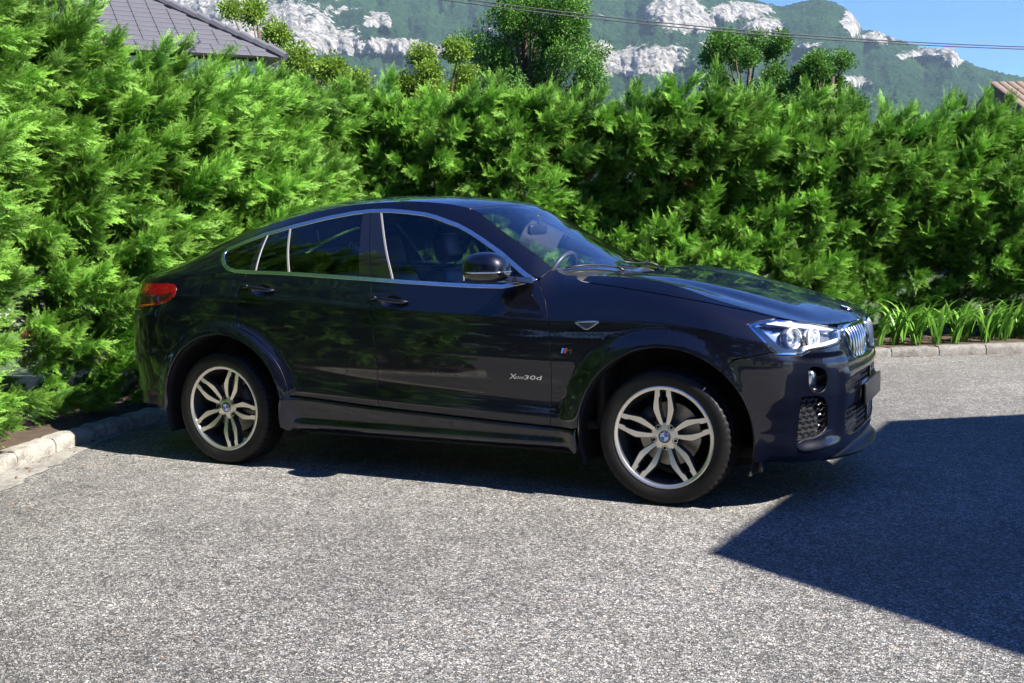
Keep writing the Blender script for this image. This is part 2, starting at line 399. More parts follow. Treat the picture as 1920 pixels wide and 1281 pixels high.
def unwarp(s, w):
    """height of grid row w at station s: rows follow the sill line, the shoulder crease and the rail"""
    a = ZS(s); b = ZC(s); c = ZRt(s)
    return np.where(w < _W0, a+(w-_W0), np.where(w < _W1, a+(b-a)*(w-_W0)/(_W1-_W0), b+(c-b)*(w-_W1)/(_W2-_W1)))
def warp(s, z):
    a = ZS(s); b = ZC(s); c = ZRt(s)
    return np.where(z < a, _W0+(z-a), np.where(z < b, _W0+(z-a)/(b-a)*(_W1-_W0), _W1+(z-b)/(c-b)*(_W2-_W1)))
_GS = np.arange(SR-.25, SF+.25, .015); _GZ = np.arange(.12, 1.80, .004)
def _build():
    T = np.zeros((len(_GS), len(_GZ)))
    for i, s in enumerate(_GS):
        zs = [float(f(s)) for f, g in _N]; ys = [float(g(s)) for f, g in _N]
        zb, yb, zr, yr = float(ZB(s)), float(YBt(s)), float(ZRt(s)), float(YRt(s))
        w = min(max((s-1.9)/.4, 0), 1); w2 = min(max((-s-.1)/.4, 0), 1)
        w = max(w, w2)
        zc, yc = zs[-1], ys[-1]
        nlow = len(zs); zs.append(zc+.5*(zb-zc)); ys.append(yc+.5*(yb-yc)+.001)
        zs.append(zb); ys.append(yb)
        if zr-zb > .05:
            bul = .022*(1-w)+.03*w
            for t in (.33, .66):
                zs.append(zb+(zr-zb)*t); ys.append(yb+(yr-yb)*t+bul*(1 if t < .5 else 1.05))
        zs.append(zr); ys.append(yr)
        zs.append(zr+.12); ys.append(yr-.22)
        wf = min(max((s-1.80)/.45, 0), 1); wf = wf*wf*(3-2*wf)
        if wf > 0:      # fender: one convex roll from the crease up to the bonnet
            zo = np.array(zs[nlow-1:]); oo = np.concatenate([[True], np.diff(np.maximum.accumulate(zo)) > 1e-4]); fd = pchip(zo[oo], np.array(ys[nlow-1:])[oo])
            tq = np.array([.12,.25,.4,.55,.7,.85,1.0]); zq = zc+(zr-zc)*tq; yf = yc-(yc-yr)*(.45*tq+.55*tq**3)
            zs = zs[:nlow]+list(zq)+[zr+.12]; ys = ys[:nlow]+list(fd(zq)*(1-wf)+yf*wf)+[yr-.25]
        zz = np.array(zs); o = np.concatenate([[True], np.diff(np.maximum.accumulate(zz)) > 1e-4])
        T[i] = pchip(zz[o], np.array(ys)[o])(unwarp(s, _GZ))
    # arch flares
    S, Z = np.meshgrid(_GS, _GZ, indexing='ij'); Z = unwarp(S, Z)
    def sstep(v): v = np.clip(v, 0, 1); return v*v*(3-2*v)
    T -= .016*sstep((S-3.485)/.03)*sstep((Z-.30)/.05)*sstep((.775-Z)/.03)*(1-sstep((S-3.80)/.05))
    T += .006*sstep((S-3.80)/.04)*sstep((.68-Z)/.02)
    for cx in (0., 2.81):
        r = np.hypot(S-cx, Z-.35)
        u = np.clip((r-.455)/.062, 0, 1)
        fl = .940-.022*u**1.3
        fall = np.clip((r-.517)/.02, 0, 1); fall = fall*fall*(3-2*fall)
        lowf = np.clip((Z-.20)/.10, 0, 1)
        T = np.where(r < .56, np.maximum(T, (fl*(1-fall)+T*fall)), T)
    def g1(n, sg):
        k = np.exp(-.5*(np.arange(-n, n+1)/sg)**2); return k/k.sum()
    kz = g1(5, 1.5); ks = g1(6, 2.0)
    P = np.pad(T, ((0,0),(5,5)), mode='edge'); T = sum(kz[j]*P[:, j:j+T.shape[1]] for j in range(11))
    P = np.pad(T, ((6,6),(0,0)), mode='edge'); T = sum(ks[j]*P[j:j+T.shape[0]] for j in range(13))
    return T
_TF = _build()
def F(s, z):
    """outward offset coordinate of the skin (equals y along the straight side)"""
    s = np.asarray(s, float); z = warp(s, np.asarray(z, float))
    a = np.clip((s-_GS[0])/.015, 0, len(_GS)-1.001); b = np.clip((np.asarray(z, float)-_GZ[0])/.004, 0, len(_GZ)-1.001)
    i = a.astype(int); j = b.astype(int); u = a-i; v = b-j
    return (_TF[i,j]*(1-u)*(1-v)+_TF[i+1,j]*u*(1-v)+_TF[i,j+1]*(1-u)*v+_TF[i+1,j+1]*u*v)
def SIDE(s, z, off=0.):
    s = np.asarray(s, float); z = np.asarray(z, float)
    x, y = plan(s); nx, ny = plan_n(s)
    d = F(s, z)-YW+off
    return np.stack([x+nx*d, y+ny*d, z+0*s], -1)
_zc_top = pchip([-.90,-.87,-.8,-.75,-.62,-.46,-.25,.03,.3,.63,.9,1.26,1.45,1.60,1.8,2.1,2.45],
                [1.175,1.196,1.212,1.232,1.288,1.362,1.447,1.532,1.588,1.620,1.626,1.612,1.592,1.560,1.452,1.288,1.098])
_zc_hood = pchip([2.2,2.43,2.7,3.0,3.3,3.5,3.587,3.64,3.67],[1.165,1.150,1.128,1.078,1.010,.955,.918,.876,.84])
# rail line as a function of x (for the top surfaces)
_ss = np.linspace(SR+.01, SF-.01, 900)
_rl = None
def _rail():
    global _rl
    P = SIDE(_ss, ZRt(_ss))
    o = np.argsort(P[:,0]); P = P[o]
    _rl = P
_rail()
def RAILY(x): return np.interp(x, _rl[:,0], _rl[:,1])
def RAILZ(x): return np.interp(x, _rl[:,0], _rl[:,2])
def TOP(x, y, off=0.):
    x = np.asarray(x, float); y = np.asarray(y, float)
    yr = RAILY(x); zr = RAILZ(x); zc = _zc_top(x)
    q = np.clip(np.abs(y)/np.maximum(yr, .2), 0, 1.3)
    return np.stack([x, y, zc-(zc-zr)*q**2.3+off], -1)
def HOOD(x, y, off=0.):
    x = np.asarray(x, float); y = np.asarray(y, float)
    ay = np.abs(y); sh = .16*(ay/.75)**2.4*np.clip((x-2.3)/1.2, 0, 1)   # nose sweeps back towards the corners
    zc = _zc_hood(x+sh*np.clip((x-2.9)/.6, 0, 1))
    yr = np.interp(x, _rl[:,0], _rl[:,1]); zr = np.interp(x, _rl[:,0], _rl[:,2])
    q = np.clip(ay/np.maximum(yr, .3), 0, 1.25)
    z = zc-(zc-zr)*q**3
    fade = np.clip((x-2.4)/.3, 0, 1)*np.clip((3.62-x)/.5, 0, 1)
    z = z+fade*(.010*np.exp(-((ay-.46)/.10)**2)-.006*np.exp(-((ay-.60)/.06)**2))
    # pull the rim of the sheet exactly onto the rail line
    sh_ = z.shape; xf = np.ravel(x*np.ones(sh_)); yf = np.ravel(ay*np.ones(sh_)); zf = np.ravel(z).copy()
    if _hood_rim is not None:
        R, D = _hood_rim
        d2 = (xf[:,None]-R[None,:,0])**2+(yf[:,None]-R[None,:,1])**2
        k = d2.argmin(1); d = np.sqrt(d2[np.arange(len(k)), k])
        zf += D[k]*np.exp(-(d/.07)**2)
    z = zf.reshape(sh_)
    return np.stack([x+0*z, y+0*z, z+off], -1)
_hood_rim = None
_s = np.linspace(2.3, SF, 160); _R = SIDE(_s, ZRt(_s)); _hood_rim = (_R, _R[:,2]-HOOD(_R[:,0], _R[:,1])[:,2])

# ------------------------------------------------------------------ car materials
def glassmat(name, tint, fac0=.04, rough=0.0, refl=(1,1,1), boost=1.0):
    m, nt, b = nmat(name); nt.nodes.remove(b)
    out = nt.nodes['Material Output']
    tr = nt.nodes.new('ShaderNodeBsdfTransparent'); tr.inputs[0].default_value = (*tint, 1)
    gl = nt.nodes.new('ShaderNodeBsdfGlossy'); gl.inputs['Roughness'].default_value = rough; gl.inputs['Color'].default_value = (*refl, 1)
    fr = nt.nodes.new('ShaderNodeFresnel'); fr.inputs['IOR'].default_value = 1.52
    mu = nt.nodes.new('ShaderNodeMath'); mu.operation = 'MULTIPLY'; mu.inputs[1].default_value = boost; mu.use_clamp = True
    nt.links.new(fr.outputs[0], mu.inputs[0])
    mx = nt.nodes.new('ShaderNodeMixShader'); nt.links.new(mu.outputs[0], mx.inputs[0])
    nt.links.new(tr.outputs[0], mx.inputs[1]); nt.links.new(gl.outputs[0], mx.inputs[2]); nt.links.new(mx.outputs[0], out.inputs[0])
    return m
def paintmat():
    m, nt, b = nmat('car_paint')
    tc = nt.nodes.new('ShaderNodeTexCoord')
    vo = nt.nodes.new('ShaderNodeTexVoronoi'); vo.inputs['Scale'].default_value = 900
    nt.links.new(tc.outputs['Object'], vo.inputs['Vector'])
    r = nt.nodes.new('ShaderNodeValToRGB'); r.color_ramp.elements[0].position = .55; r.color_ramp.elements[0].color = (.0004,.0005,.0018,1)
    r.color_ramp.elements[1].position = 1.0; r.color_ramp.elements[1].color = (.0036,.0062,.042,1)
    nt.links.new(vo.outputs['Color'], r.inputs[0]); nt.links.new(r.outputs[0], b.inputs['Base Color'])
    b.inputs['Metallic'].default_value = .55; b.inputs['Roughness'].default_value = .38
    b.inputs['Coat Weight'].default_value = 1.0; b.inputs['Coat Roughness'].default_value = .012; b.inputs['Coat IOR'].default_value = 1.52
    # dust: sparse pale specks
    n = nt.nodes.new('ShaderNodeTexNoise'); n.inputs['Scale'].default_value = 260; n.inputs['Detail'].default_value = 2
    nt.links.new(tc.outputs['Object'], n.inputs['Vector'])
    r2 = nt.nodes.new('ShaderNodeMapRange'); r2.inputs[1].default_value = .72; r2.inputs[2].default_value = .80; r2.inputs[3].default_value = .003; r2.inputs[4].default_value = .10
    nt.links.new(n.outputs[0], r2.inputs[0])
    n2 = nt.nodes.new('ShaderNodeTexNoise'); n2.inputs['Scale'].default_value = 3; n2.inputs['Detail'].default_value = 4
    nt.links.new(tc.outputs['Object'], n2.inputs['Vector'])
    mr = nt.nodes.new('ShaderNodeMapRange'); mr.inputs[1].default_value = .3; mr.inputs[2].default_value = .8; mr.inputs[3].default_value = 0; mr.inputs[4].default_value = .008
    nt.links.new(n2.outputs[0], mr.inputs[0])
    ad = nt.nodes.new('ShaderNodeMath'); nt.links.new(r2.outputs[0], ad.inputs[0]); nt.links.new(mr.outputs[0], ad.inputs[1])
    nt.links.new(ad.outputs[0], b.inputs['Coat Roughness'])
    return m
paintmat()
simple('gloss_black', (.006,.006,.007), .06, coat=1)
simple('satin_black', (.012,.012,.013), .45)
simple('matte_black', (.008,.008,.009), .8, noise=.3, nscale=40)
simple('well_black', (.01,.0095,.009), .9, noise=.5, nscale=12)
simple('plastic_grey', (.03,.03,.032), .55)
simple('chrome', (.82,.84,.86), .08, metal=1)
simple('satin_chrome', (.70,.73,.76), .22, metal=1)
simple('dull_trim', (.20,.20,.21), .5, metal=.2)
simple('machined', (.78,.74,.66), .32, metal=.92, noise=.06, nscale=60)
simple('rim_paint', (.075,.078,.085), .28, metal=.6, coat=.6)
simple('brake_steel', (.42,.38,.33), .42, metal=.8, noise=.25, nscale=30)
simple('caliper_grey', (.05,.05,.055), .5, metal=.4)
simple('interior_dark', (.018,.018,.02), .7, noise=.2, nscale=60)
simple('leather', (.04,.042,.05), .40, noise=.15, nscale=120)
simple('headliner', (.22,.22,.225), .9)
simple('paper_white', (.8,.8,.8), .7)
simple('roundel_blue', (.02,.16,.62), .25, coat=1)
simple('roundel_white', (.82,.82,.82), .25, coat=1)
simple('lamp_chrome', (.86,.88,.92), .14, metal=.9)
simple('lamp_white', (.85,.87,.90), .3)
simple('badge_red', (.65,.02,.02), .3, coat=1)
simple('badge_sky', (.10,.40,.85), .3, coat=1)
simple('badge_navy', (.03,.05,.30), .3, coat=1)
simple('tail_red', (.13,.003,.004), .12, coat=1)
simple('tail_dark', (.03,.002,.003), .2, coat=1)
simple('amber', (.38,.10,.01), .2, coat=1)
glassmat('glass_clear', (.93,.97,.98), boost=1.15)
glassmat('glass_screen', (.90,.95,.97), boost=1.4)
glassmat('glass_privacy', (.42,.47,.46), boost=1.5)
glassmat('glass_lens', (.95,.97,1.0), boost=1.4)
glassmat('glass_red', (.75,.05,.05), boost=1.3)
def rubbermat():
    m, nt, b = nmat('tyre_rubber')
    tc = nt.nodes.new('ShaderNodeTexCoord'); n = nt.nodes.new('ShaderNodeTexNoise'); n.inputs['Scale'].default_value = 9; n.inputs['Detail'].default_value = 8
    nt.links.new(tc.outputs['Object'], n.inputs['Vector'])
    r = nt.nodes.new('ShaderNodeValToRGB'); r.color_ramp.elements[0].position = .35; r.color_ramp.elements[0].color = (.005,.005,.0055,1)
    r.color_ramp.elements[1].position = .75; r.color_ramp.elements[1].color = (.015,.014,.013,1)
    nt.links.new(n.outputs[0], r.inputs[0]); nt.links.new(r.outputs[0], b.inputs['Base Color']); b.inputs['Roughness'].default_value = .5; b.inputs['Specular IOR Level'].default_value = .25
rubbermat()
# ------------------------------------------------------------------ panel builder
def resample(poly, step, closed=True):
    out = []; n = len(poly)
    for i in range(n if closed else n-1):
        a = poly[i]; b = poly[(i+1) % n]
        k = max(1, int(math.ceil(math.hypot(b[0]-a[0], b[1]-a[1])/step)))
        for j in range(k): out.append((a[0]+(b[0]-a[0])*j/k, a[1]+(b[1]-a[1])*j/k))
    if not closed: out.append(tuple(poly[-1]))
    return out
def area(P): return .5*sum(P[i][0]*P[(i+1)%len(P)][1]-P[(i+1)%len(P)][0]*P[i][1] for i in range(len(P)))
def inset(P, d):
    """move the outline inwards by d (outwards for negative d)"""
    s = 1 if area(P) > 0 else -1
    n = len(P); out = []
    for i in range(n):
        a, b, c = P[i-1], P[i], P[(i+1) % n]
        def nrm(p, q):
            L = math.hypot(q[0]-p[0], q[1]-p[1]) or 1e-9
            return (-(q[1]-p[1])/L*s, (q[0]-p[0])/L*s)
        n1 = nrm(a, b); n2 = nrm(b, c); m = (n1[0]+n2[0], n1[1]+n2[1]); q = m[0]*n1[0]+m[1]*n1[1]
        q = max(q, .6)
        out.append((b[0]+m[0]*d/q, b[1]+m[1]*d/q))
    return out
def smoothpoly(P, it=2):
    for _ in range(it):
        Q = []
        for i in range(len(P)):
            a = P[i]; b = P[(i+1) % len(P)]
            Q += [(a[0]*.75+b[0]*.25, a[1]*.75+b[1]*.25), (a[0]*.25+b[0]*.75, a[1]*.25+b[1]*.75)]
        P = Q
    return P
def inside(P, X, Y):
    P = np.asarray(P); r = np.zeros(len(X), bool); n = len(P)
    x1, y1 = P[:,0], P[:,1]; x2, y2 = np.roll(x1, -1), np.roll(y1, -1)
    for i in range(n):
        c = ((y1[i] > Y) != (y2[i] > Y))
        if c.any():
            xx = (x2[i]-x1[i])*(Y-y1[i])/((y2[i]-y1[i]) if y2[i] != y1[i] else 1e-12)+x1[i]
            r ^= c & (X < xx)
    return r
def segdist(P, X, Y):
    P = np.asarray(P); Q = np.roll(P, -1, axis=0); d = np.full(len(X), 1e9)
    for a, b in zip(P, Q):
        ab = b-a; L = ab@ab+1e-12
        t = np.clip(((X-a[0])*ab[0]+(Y-a[1])*ab[1])/L, 0, 1)
        d = np.minimum(d, np.hypot(X-a[0]-t*ab[0], Y-a[1]-t*ab[1]))
    return d
def clip_half(P, a, b):
    """keep the part of P to the left of a->b"""
    out = []; n = len(P)
    def sd(q): return (b[0]-a[0])*(q[1]-a[1])-(b[1]-a[1])*(q[0]-a[0])
    for i in range(n):
        p, q = P[i], P[(i+1) % n]; d1, d2 = sd(p), sd(q)
        if d1 >= 0: out.append(p)
        if d1*d2 < 0:
            t = d1/(d1-d2); out.append((p[0]+(q[0]-p[0])*t, p[1]+(q[1]-p[1])*t))
    return out
def patch(mapf, poly, holes=(), ga=.03, gb=.014, step=.02, gap=.0028, flange=.016, off=0., outward=None, rows=None):
    """sheet over mapf bounded by poly; returns verts, faces, normals (near/positive-y side)"""
    loops = [resample(inset(poly, gap), step)]+[resample(inset(h, -gap), step) for h in holes]
    loops = [l if area(l) > 0 else l[::-1] for l in loops]
    A = np.array(loops[0]); a0, b0 = A.min(0); a1, b1 = A.max(0)
    ga_ = np.arange(a0, a1, ga); gb_ = np.arange(b0, b1, gb)
    X, Y = np.meshgrid(ga_, gb_, indexing='ij'); X = X+((np.arange(len(gb_)) % 2)*ga*.5)[None,:]
    if rows is not None or (mapf is SIDE and b1-b0 > .25):
        gb_ = np.array(rows) if rows is not None else np.concatenate([np.arange(.15, .94, gb), np.arange(.94, .985, .005), np.arange(.987, 1.65, gb)])
        X, Y = np.meshgrid(ga_, gb_, indexing='ij'); X = X+((np.arange(len(gb_)) % 2)*ga*.5)[None,:]
        Y = unwarp(X, Y)
    X = X.ravel(); Y = Y.ravel()
    ok = inside(loops[0], X, Y)
    for h in loops[1:]: ok &= ~inside(h, X, Y)
    X, Y = X[ok], Y[ok]
    if len(X):
        d = np.full(len(X), 1e9)
        for l in loops: d = np.minimum(d, segdist(l, X, Y))
        k = d > .45*min(ga, gb); X, Y = X[k], Y[k]
    pts = [Vector(q) for l in loops for q in l]; ed = []; b = 0
    for l in loops:
        ed += [(b+i, b+(i+1) % len(l)) for i in range(len(l))]; b += len(l)
    nb = b
    pts += [Vector((x, y)) for x, y in zip(X, Y)]
    V2, _, F2, ov, _, _ = delaunay_2d_cdt(pts, ed, [], 0, 1e-6)
    V2 = np.array([tuple(v) for v in V2])
    T = np.array([f for f in F2 if len(f) == 3])
    c = V2[T].mean(1)
    ok = inside(loops[0], c[:,0], c[:,1])
    for h in loops[1:]: ok &= ~inside(h, c[:,0], c[:,1])
    T = T[ok]
    offv = off(V2[:,0], V2[:,1]) if callable(off) else off
    def mp(a, b):
        o = off(a, b) if callable(off) else off
        return mapf(a, b, o)
    P = mp(V2[:,0], V2[:,1]); e = 4e-3
    du = mp(V2[:,0]+e, V2[:,1])-mp(V2[:,0]-e, V2[:,1]); dv = mp(V2[:,0], V2[:,1]+e)-mp(V2[:,0], V2[:,1]-e)
    N = np.cross(du, dv); N /= np.linalg.norm(N, axis=1)[:,None]+1e-12
    ref = outward(P) if outward else np.array([[0,1,0]])
    if ((N*ref).sum(1)).mean() < 0: N = -N
    # triangle winding follows N
    fn = np.cross(P[T[:,1]]-P[T[:,0]], P[T[:,2]]-P[T[:,0]])
    flip = (fn*N[T].mean(1)).sum(1) < 0
    T[flip] = T[flip][:, ::-1]
    verts = P.tolist(); faces = T.tolist(); norms = N.tolist()
    if flange:
        for li, l in enumerate(loops):
            q = np.array(l); Pb = mp(q[:,0], q[:,1])
            t = np.roll(Pb, -1, axis=0)-np.roll(Pb, 1, axis=0)
            du = mp(q[:,0]+e, q[:,1])-mp(q[:,0]-e, q[:,1]); dv = mp(q[:,0], q[:,1]+e)-mp(q[:,0], q[:,1]-e)
            Nb = np.cross(du, dv); Nb /= np.linalg.norm(Nb, axis=1)[:,None]
            if (Nb*(outward(Pb) if outward else np.array([[0,1,0]]))).sum(1).mean() < 0: Nb = -Nb
            O = np.cross(t, Nb); O /= np.linalg.norm(O, axis=1)[:,None]+1e-12
            # outward in the surface: away from the sheet
            eps = 4e-3; sgn = 1
            m0 = q.mean(0); tst = q-m0
            # orientation test by moving in parameter space
            ctr = mp(np.array([m0[0]]), np.array([m0[1]]))[0]
            if ((Pb-ctr)*O).sum() < 0: O = -O
            if li > 0: O = -O
            r1 = Pb+O*.0016-Nb*.0026; r2 = Pb+O*.0018-Nb*flange
            n1 = (O*.75+Nb*.65); n1 /= np.linalg.norm(n1, axis=1)[:,None]
            bb = len(verts); n = len(q)
            verts += Pb.tolist()+r1.tolist()+r2.tolist(); norms += Nb.tolist()+n1.tolist()+O.tolist()
            for k in range(2):
                for i in range(n):
                    j = (i+1) % n
                    f = (bb+k*n+i, bb+k*n+j, bb+(k+1)*n+j, bb+(k+1)*n+i)
                    a_, b_, c_ = (np.array(verts[f[0]]), np.array(verts[f[1]]), np.array(verts[f[2]]))
                    if np.dot(np.cross(b_-a_, c_-a_), np.array(norms[f[2]])) < 0: f = f[::-1]
                    faces.append(f)
    return np.array(verts), faces, np.array(norms)
def side_out(P):
    c = np.array([1.4, 0, .6]); d = P-c; d[:,0] *= .35; return d
def up_out(P): return np.tile(np.array([[0,0,1.]]), (len(P),1))
def emit(name, data, mat, parent, sgn=-1):
    V, Fc, N = data
    if sgn < 0:
        V = V*np.array([1,-1,1]); N = N*np.array([1,-1,1]); Fc = [tuple(f)[::-1] for f in Fc]
    return mk(name, V, Fc, mat, parent, True, N)
def both(name, data, mat, parents):
    """near side then far side"""
    return [emit(name, data, mat, parents[0], -1), emit(name, data, mat, parents[1], 1)]
def joined(name, data, mat, parent):
    V, Fc, N = data; n = len(V); mY = np.array([1,-1,1])
    return mk(name, np.concatenate([V, V*mY]), list(map(tuple, Fc))+[tuple(i+n for i in f)[::-1] for f in Fc], mat, parent, True, np.concatenate([N, N*mY]))
def join_data(*ds):
    V = []; Fc = []; N = []; b = 0
    for v, f, n in ds:
        V.append(v); N.append(n); Fc += [tuple(i+b for i in q) for q in f]; b += len(v)
    return np.concatenate(V), Fc, np.concatenate(N)
def arc(cx, cz, r, a0, a1, n=24):
    return [(cx+r*math.cos(math.radians(a0+(a1-a0)*i/n)), cz+r*math.sin(math.radians(a0+(a1-a0)*i/n))) for i in range(n+1)]
def line(f, s0, s1, n=20, dz=0.):
    return [(s0+(s1-s0)*i/n, float(f(s0+(s1-s0)*i/n))+dz) for i in range(n+1)]
# ------------------------------------------------------------------ the car
car = empty('car', (0,0,0))
tag(car, 'black coupe style sport utility car with chrome window trim parked beside the hedge', 'car')
RA = .458; RF = .520
DLO = [(2.066,1.137),(2.02,1.118),(1.965,1.106),(1.879,1.091),(1.70,1.093),(1.494,1.102),(1.25,1.114),(1.034,1.128),(.75,1.145),(.45,1.161),(.151,1.172),(.054,1.177),
       (-.005,1.191),(-.055,1.218),(-.101,1.261),(-.122,1.297),(-.103,1.328),(.01,1.369),(.142,1.412),(.349,1.458),(.614,1.507),(.80,1.532),(.912,1.541),(1.05,1.540),(1.184,1.527),
       (1.29,1.513),(1.372,1.493),(1.517,1.444),(1.60,1.405),(1.669,1.370),(1.821,1.286),(1.939,1.21),(2.0,1.172)]
DLOb = [q for q in DLO if q[1] < 1.18 and q[0] > .04][:12]
cutF = [(2.076,1.130),(2.105,1.085),(2.141,1.030),(2.168,.95),(2.183,.873),(2.195,.649),(2.190,.50),(2.186,.409)]
cutB = [(1.040,1.128),(1.072,1.0),(1.093,.88),(1.104,.70),(1.112,.545),(1.118,.42)]
cutR = [(.151,1.172),(.125,1.12),(.110,1.07),(.108,1.02),(.111,.974),(.125,.91),(.149,.848)]
hoodcut = [(2.271,1.138),(2.31,1.125),(2.367,1.116),(2.544,1.097),(2.78,1.064),(3.038,1.02),(3.235,.984),(3.335,.964),(3.408,.949)]
head = [(3.237,.922),(3.305,.937),(3.405,.944),(3.55,.930),(3.672,.914),(3.79,.895),(3.875,.880),(3.888,.862),(3.868,.812),(3.80,.803),(3.685,.796),(3.558,.793),(3.535,.782),(3.510,.773),(3.383,.779),(3.360,.795)]
tail = [(-1.10,1.10),(-.85,1.108),(-.62,1.112),(-.44,1.113),(-.395,1.108),(-.362,1.088),(-.358,1.065),(-.363,1.033),(-.40,1.008),(-.459,.985),(-.70,.95),(-1.05,.935),(-1.11,.935)]
fuel = smoothpoly([(-.185,1.060),(-.165,1.143),(.040,1.143),(.066,1.110),(.043,1.006),(-.145,.997)], 2)
bump_top = [(3.172,.758),(3.25,.772),(3.360,.790)]
mkp = dict(outward=side_out)
# near / far empties are not needed: every part hangs straight from the car
P2 = (car, car)
# sill
a_f = [q for q in arc(2.81,.35,.470, 178, 190, 5)]
sill = line(ZS, .46, 2.338, 40, -.004)+a_f+line(lambda s: .236, 2.34, .50, 30)+[(.452,.265),(.445,.33),(.447,.40)]
def sill_off(s, z):
    u = np.clip((ZS(s)-.004-np.asarray(z))/.014, 0, 1); return .001+.0075*u
both('side_sill', patch(SIDE, sill, ga=.05, gb=.008, step=.02, off=sill_off, rows=np.concatenate([np.arange(.20,.375,.010), np.array([.378,.382,.3835,.386,.389,.392,.3945])]), **mkp), M['car_paint'], P2)
# doors
def handle_bowl(s0, z0, sl):
    return [(s0+.075*math.cos(t)-0*sl, z0+.034*math.sin(t)+sl*.075*math.cos(t)) for t in np.linspace(0, 2*math.pi, 28)[:-1]]
hb_r = handle_bowl(.285, 1.070, -.11); hb_f = handle_bowl(1.205, 1.010, -.09)
rd = [(.149,.846)]+cutR[::-1][1:]+DLOb[::-1][1:]
i0 = [i for i, q in enumerate(rd) if q[0] > 1.0 and q[1] > 1.1]
dl_r = [(.151,1.172),(.45,1.161),(.75,1.145),(1.037,1.128)]
dl_f = [(1.040,1.128),(1.25,1.114),(1.494,1.102),(1.70,1.093),(1.879,1.091),(1.965,1.106),(2.02,1.118),(2.066,1.137)]
arc_r = [q for q in arc(0,.35,RF,73.4,11.2,20)]
rear_door = cutR+arc_r+line(ZS, .53, 1.118, 14, .004)+cutB[::-1]+dl_r[::-1][1:-1]
front_door = cutB+line(ZS, 1.16, 2.186, 20, .004)+cutF[::-1]+dl_f[::-1][:-1]
dr = both('door', patch(SIDE, rear_door, [hb_r], **mkp), M['car_paint'], P2)
df = both('door', patch(SIDE, front_door, [hb_f], **mkp), M['car_paint'], P2)
# body side: quarter panel, rear pillar, roof rail and windscreen pillar in one pressing
rail = line(ZRt, -.96, 2.108, 90)
upper = [(2.104,1.178),(2.082,1.140)]
dlo_top = DLO[10:][::-1]        # from the windscreen corner back along the roof to the rear tip and the belt
bs = [(.149,.848)]+cutR[::-1][1:]
bside = [(.151,1.172)]+cutR[1:]+arc_r[1:]+[(.512,.440),(.452,.425)]+arc(0,.35,RA,9.5,158,44)+[(-.46,.60),(-.50,.80),(-.485,.90),(-.459,.985)]+tail[8::-1][1:7]+[(-.66,1.115),(-.90,1.11),(-.96,1.15)]+rail+upper+DLO[:0]+DLO[32:9:-1]
bside = [q for i, q in enumerate(bside) if i == 0 or math.hypot(q[0]-bside[i-1][0], q[1]-bside[i-1][1]) > 1e-4]
if math.hypot(bside[0][0]-bside[-1][0], bside[0][1]-bside[-1][1]) < 1e-4: bside.pop()
qp = both('body_side', patch(SIDE, bside, [fuel], **mkp), M['car_paint'], P2)
both('fuel_flap', patch(SIDE, fuel, gap=.0018, **mkp), M['car_paint'], P2)
# fender
arc_f = arc(2.81,.35,RA,63.5,178,40)
fend = [(2.082,1.140),(2.106,1.176)]+line(ZRt, 2.125, 2.262, 6)+hoodcut+[(3.38,.944),(3.305,.937),(3.237,.922)]+[(3.300,.86),(3.360,.793)]+bump_top[::-1][1:]+arc(2.81,.35,RA,48.4,177,44)+[(2.343,.372)]+line(ZS,2.32,2.188,5,.004)+cutF[::-1]
both('fender', patch(SIDE, fend, **mkp), M['car_paint'], P2)
# hood: top sheet plus the roll down to its shut line
rl_h = [(float(SIDE(s, ZRt(s))[0]), float(SIDE(s, ZRt(s))[1])) for s in np.linspace(2.33, SF, 90)]
rl_h[-1] = (rl_h[-1][0], 0.)
cowl = [(2.475-.22*(y/.70)**2, y) for y in np.linspace(0, .66, 12)]
hood_top = cowl+rl_h
d1 = patch(HOOD, hood_top, gap=.0, ga=.03, gb=.02, flange=0, outward=up_out)
strip = hoodcut[1:]+[(3.5,.937),(3.60,.922),(3.70,.908),(3.78,.897)]+line(ZRt,3.79,3.42,6)[0:0]+line(ZRt,3.80,2.33,40)
strip = [q for q in strip if q[1] <= float(ZRt(q[0]))+.0005]
d2 = patch(SIDE, strip, gap=.0012, ga=.03, gb=.008, flange=.0, **mkp)
hood = joined('hood', join_data(d1, d2), M['car_paint'], car)
# front bumper with its openings
kid = smoothpoly([(3.900,.868),(3.93,.884),(4.10,.8865),(4.25,.885),(4.300,.874),(4.312,.80),(4.28,.725),(4.18,.704),(4.04,.704),(3.97,.725),(3.925,.79)], 2)
fogp = smoothpoly([(3.545,.705),(3.60,.712),(3.668,.690),(3.685,.64),(3.670,.592),(3.615,.578),(3.560,.596),(3.545,.63)], 2)
meshp = [(3.507,.567),(3.60,.566),(3.656,.552),(3.697,.500),(3.709,.406),(3.68,.385),(3.63,.366),(3.55,.360),(3.489,.358)]
midp = [(3.845,.600),(3.90,.628),(4.0,.638),(SF-.012,.640),(SF-.012,.555),(3.90,.548),(3.850,.56)]
lowp = [(3.862,.470),(3.93,.478),(SF-.012,.478),(SF-.012,.335),(4.05,.322),(3.93,.330),(3.874,.348)]
fb_top = head[::-1]
fb = [(3.168,.752)]+bump_top[1:]+[(3.383,.777),(3.510,.771),(3.535,.780),(3.558,.791),(3.685,.794),(3.80,.801),(3.870,.810),(3.892,.862),(3.88,.884)]+line(ZRt,3.90,SF,10,-.003)+line(lambda s: .225, SF, 3.60, 16)+[(3.50,.235),(3.40,.245),(3.282,.252)]
fb += [q for q in arc(2.81,.35,RA,-9,48.2,24)]
fbump = joined('bumper', patch(SIDE, fb, [kid, fogp, meshp, midp, lowp], ga=.025, gb=.016, **mkp), M['car_paint'], car)
